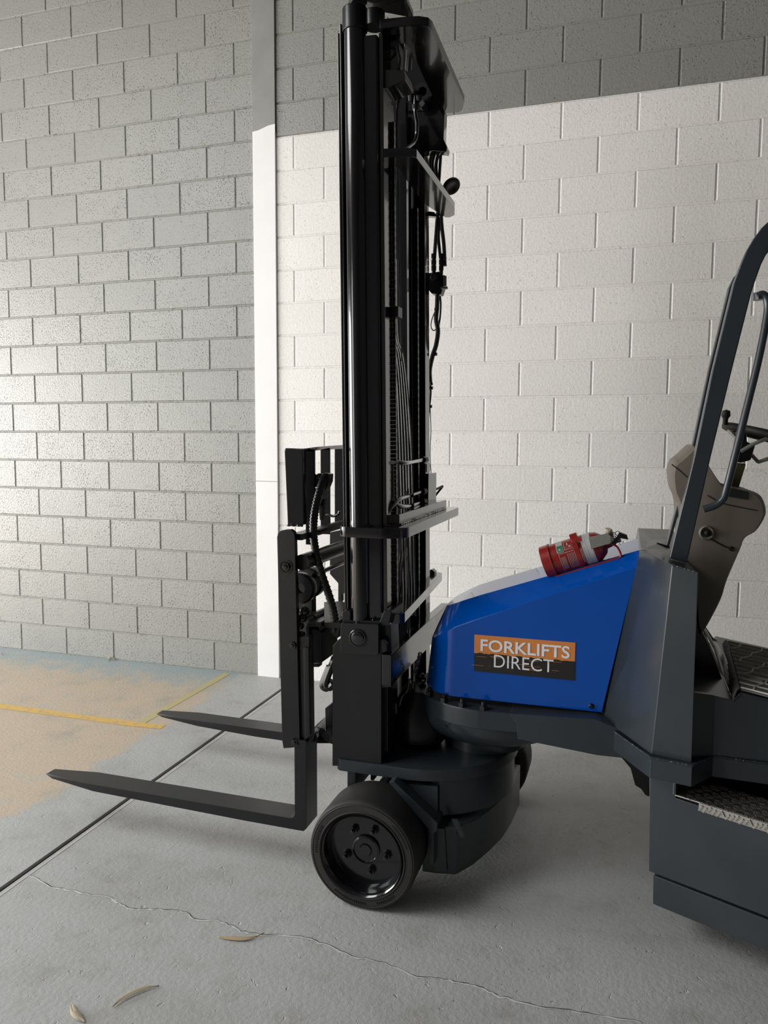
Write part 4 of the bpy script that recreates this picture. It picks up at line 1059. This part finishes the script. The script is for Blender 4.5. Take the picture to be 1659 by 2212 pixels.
bm = NB(); fslab(bm, [(1592, 1000), (1612, 1002), (1596, 1054), (1576, 1050)], -1.72, .04); build('column_tube', bm, OLIVE, T, .004)
bm = NB(); fslab(bm, [(1594, 930), (1612, 925), (1614, 955), (1632, 960), (1630, 968), (1622, 994), (1600, 1000), (1584, 995)], -1.73, .06); sw = build('steering_column', bm, BLACK2, T, .004)
c = P(1660, 935, y=-1.70)
ax = Vector((-.16, -.15, 1)).normalized(); a1 = ax.orthogonal().normalized(); a2 = ax.cross(a1)
# wheel plane: leftmost pixel (1566,922) to the right, off frame
ax = (Vector((-.20, -.03, 1))).normalized()
u1 = Vector((1, 0, .20)).normalized(); u2 = ax.cross(u1)
lp = P(1568, 920, y=-1.70); Rw = .165; cw = lp + u1 * Rw * 1.0 * Vector((1, 0, -.0)).x + Vector((0, 0, -.075))
u1 = (cw - lp).normalized(); u2 = Vector((0, 1, 0)); Rw = (cw - lp).length
bm = NB(); tube(bm, [cw + (u1 * math.cos(t * math.pi / 20) + u2 * math.sin(t * math.pi / 20)) * Rw for t in range(40)], .0125, n=12, k=1, closed=True); build('steering_wheel', bm, RUBBER, T)
bm = NB()
hub = cw + Vector((-.06, 0, -.075))
for an in (170, 50, -70):
    an = math.radians(an); cyl(bm, hub, cw + (u1 * math.cos(an) + u2 * math.sin(an)) * Rw, .006, 8)
build('steering_spoke', bm, SCUFF, T)
bm = NB(); lathe(bm, [(0, 0), (.0, .008), (.02, .008), (.03, .014), (.045, .012), (.05, 0)], P(1566, 918, y=-1.75), (.05, 0, 1), 14); build('spinner_knob', bm, RUBBER, T)
hose([(1600, 975), (1630, 958), (1665, 945)], -1.80, .006, SCUFF, 'control_lever')

# ------------------------------------------------------------------ fire extinguisher on the hood
ye = -1.83
A0 = P(1179, 1214, y=ye); A1 = P(1302, 1176, y=ye)
ax = (A1 - A0).normalized(); RE = .052
L = (A1 - A0).length
E = thing('fire_extinguisher', 'red dry powder fire extinguisher in a red bracket lying on the blue hood', 'fire extinguisher', tuple(A0 - Vector((0, 0, RE))))
print('ext', A0, A1, L)
bm = NB(); lathe(bm, [(.0, 0), (.0, RE * .9), (.008, RE), (L - .03, RE), (L - .012, RE * .9), (L + .006, RE * .62), (L + .012, RE * .35), (L + .03, RE * .3), (L + .03, 0)], A0, ax, 40); build('cylinder_body', bm, RED, E)
bm = NB(); lathe(bm, [(L - .062, RE * 1.004), (L - .062, RE * 1.01), (L - .030, RE * 1.01), (L - .030, RE * 1.004)], A0, ax, 40, True); build('white_band', bm, WHITEP, E)
sideV = Vector((0, -1, 0)); upV = ax.cross(sideV).normalized()
if upV.z < 0: upV = -upV
sideV = upV.cross(ax).normalized()
if sideV.y > 0: sideV = -sideV
def patch(h0, h1, a0, a1, mat, name, off=.0012, n=8):
    bm = NB(); r = RE + off; g = []
    for i in range(n + 1):
        a = math.radians(a0 + (a1 - a0) * i / n); d = sideV * math.cos(a) + upV * math.sin(a)
        g.append((bm.verts.new(A0 + ax * h0 + d * r), bm.verts.new(A0 + ax * h1 + d * r)))
    for i in range(n): bm.faces.new((g[i][0], g[i + 1][0], g[i + 1][1], g[i][1]))
    return build(name, bm, mat, E)
REDD = paint('label_red', (.22, .010, .008), .4, .2, .02)
patch(.052, .074, 22, 75, WHITEP, 'label'); patch(.054, .072, 24, 50, GREENP, 'label_pictogram', .002)
patch(.078, .108, 26, 62, WHITEP, 'label'); patch(.0795, .1065, 27.5, 60, REDD, 'label', .002)
patch(.122, .142, 40, 75, WHITEP, 'label', .0012); patch(.1235, .1405, 42, 73, REDD, 'label', .002)
patch(.060, .065, 30, 38, WHITEP, 'label_pictogram', .0026); patch(.088, .092, 42, 54, WHITEP, 'label', .0026); patch(.094, .100, 34, 40, WHITEP, 'label', .0026)
patch(.148, .1495, -45, 70, WHITEP, 'label')
patch(.055, .0562, -60, 18, WHITEP, 'label'); patch(.055, .110, 17, 18.5, WHITEP, 'label')
for i in range(4): patch(.060 + i * .004, .0612 + i * .004, -45, 5, WHITEP, 'label_text_line')
for i in range(6): patch(.082 + i * .0048, .0832 + i * .0048, -50, 12, WHITEP, 'label_text_line')
for i in range(5): patch(.122 + i * .0045, .1232 + i * .0045, -40, 18, WHITEP, 'label_text_line')
bm = NB()
lathe(bm, [(-.006, 0), (-.006, RE * 1.06), (.024, RE * 1.06), (.024, RE * 1.015), (-.001, RE * 1.015), (-.001, 0)], A0, ax, 36)
lathe(bm, [(.022, RE * 1.10), (.027, RE * 1.10), (.027, RE * 1.01), (.022, RE * 1.01)], A0, ax, 36, True)
lathe(bm, [(.108, RE * 1.03), (.124, RE * 1.03), (.124, RE * 1.0), (.108, RE * 1.0)], A0, ax, 36, True)
ob = A0 - upV * (RE + .004)
obox(bm, ob + ax * .09, ax, sideV, upV, .105, .018, .003)
c = A0 + ax * .116 + upV * (RE + .005); obox(bm, c, ax, sideV, upV, .012, .012, .008); obox(bm, A0 + ax * .116 + (sideV * .86 + upV * .5) * (RE + .004), ax, sideV, upV, .009, .005, .014)
build('mounting_bracket', bm, RED, E, .001)
bm = NB(); b0 = A0 - upV * (RE + .002) + sideV * .03
tube(bm, [b0 + ax * .02, b0 + ax * .20, b0 + ax * .235, b0 + ax * .243 + upV * .01, b0 + ax * .24 + upV * .035, b0 + ax * .228 + upV * .05], .0035, n=8, k=3); build('bracket_wire', bm, RED, E)
# valve, aluminium handle plate, gauge, lever
H0 = A0 + ax * (L + .02)
bm = NB(); lathe(bm, [(-.01, .014), (.02, .014), (.022, .010), (.04, .010), (.04, 0)], H0, ax, 16); build('valve', bm, SCUFF, E)
bm = NB(); hp = [P(a, b, y=ye - .055) for a, b in ((1271, 1161), (1312, 1152), (1320, 1159), (1318, 1174), (1277, 1186))]
slab(bm, hp, (0, .003, 0)); build('handle_plate', bm, SCUFF, E, .0008)
bm = NB(); hp = [P(a, b, y=ye - .03) for a, b in ((1305, 1155), (1318, 1150), (1325, 1152), (1326, 1168), (1316, 1176))]; slab(bm, hp, (0, .03, 0)); build('handle', bm, SCUFF, E, .001)
bm = NB(); hp = [P(a, b, y=ye - .03) for a, b in ((1320, 1172), (1326, 1180), (1332, 1174), (1338, 1162), (1357, 1166), (1354, 1156), (1338, 1150), (1332, 1160))]; slab(bm, hp, (0, .024, 0)); build('squeeze_lever', bm, BLACK2, E, .001)
bm = NB(); lathe(bm, [(-.008, 0), (-.008, .011), (-.003, .0135), (.003, .0135), (.006, .011), (.006, 0)], P(1314, 1146, y=ye - .03), (.15, -.25, 1), 20); build('pressure_gauge', bm, CREAM, E)
bm = NB(); cyl(bm, P(1315, 1150, y=ye - .03), P(1317, 1158, y=ye - .03), .006, 10); build('gauge_stem', bm, OLIVE, E)
bm = NB(); cc = P(1334, 1155, y=ye - .045); tube(bm, [cc + Vector((math.cos(t / 14 * 6.283) * .008, 0, math.sin(t / 14 * 6.283) * .012)) for t in range(14)], .001, n=6, k=1, closed=True); tube(bm, [P(a, b, y=ye - .045) for a, b in ((1322, 1158), (1330, 1160), (1336, 1168), (1340, 1177))], .001, n=6, k=3); tube(bm, [P(a, b, y=ye - .045) for a, b in ((1318, 1152), (1326, 1150), (1334, 1158), (1342, 1160))], .0012, n=6, k=3); build('safety_pin', bm, RUBBER, E)

# ------------------------------------------------------------------ fallen leaves
def leaf(pixpts, wd, mat, label, lift=.006, fold=.002):
    c = smooth([P(a, b, z=.003) for a, b in pixpts], 5); n_ = len(c); bm = NB(); rows = []
    L_ = (c[-1] - c[0]).length
    for i, p in enumerate(c):
        t = i / (n_ - 1); d = (c[min(i + 1, n_ - 1)] - c[max(0, i - 1)]).normalized(); s = Vector((-d.y, d.x, 0))
        ww = wd / 2 * (math.sin(math.pi * min(1, t * 1.02)) ** .8 + .05); z = .002 + lift * math.sin(t * math.pi) * .5
        rows.append([bm.verts.new((p.x - s.x * ww, p.y - s.y * ww, z + fold)), bm.verts.new((p.x, p.y, z)), bm.verts.new((p.x + s.x * ww, p.y + s.y * ww, z + fold * 1.6))])
    for i in range(n_ - 1):
        for j in (0, 1): bm.faces.new((rows[i][j], rows[i + 1][j], rows[i + 1][j + 1], rows[i][j + 1]))
    o = build('leaf', bm, mat); o.modifiers.new('s', 'SOLIDIFY').thickness = .0006
    c0 = sum((v.co for v in o.data.vertices), Vector()) / len(o.data.vertices)
    for v in o.data.vertices: v.co -= Vector((c0.x, c0.y, 0))
    o.location = (c0.x, c0.y, 0)
    tag(o, label, 'leaf'); return o
leaf([(469, 2025), (500, 2028), (530, 2029), (556, 2023)], .016, LEAFM, 'slender orange-brown gum leaf lying along the floor crack', .002)
leaf([(556, 2023), (564, 2019), (571, 2016)], .003, LEAFM, 'short dark twig stalk at the end of the orange-brown leaf on the crack', .001)
leaf([(243, 2176), (270, 2156), (305, 2140), (344, 2130)], .015, LEAFM2, 'long curved pale tan leaf on the grey floor, pointing up right', .008)
leaf([(153, 2168), (160, 2188), (170, 2200), (183, 2209)], .020, LEAFM2, 'short broad curled leaf at the bottom left of the floor', .006)
leaf([(234, 1428), (240, 1422), (248, 1426)], .03, LEAFM2, 'tiny dry leaf standing against the foot of the grey wall', .03)
leaf([(0, 1409), (4, 1415)], .03, LEAFM, 'tiny dry leaf at the wall foot by the left edge of the photo', .012)
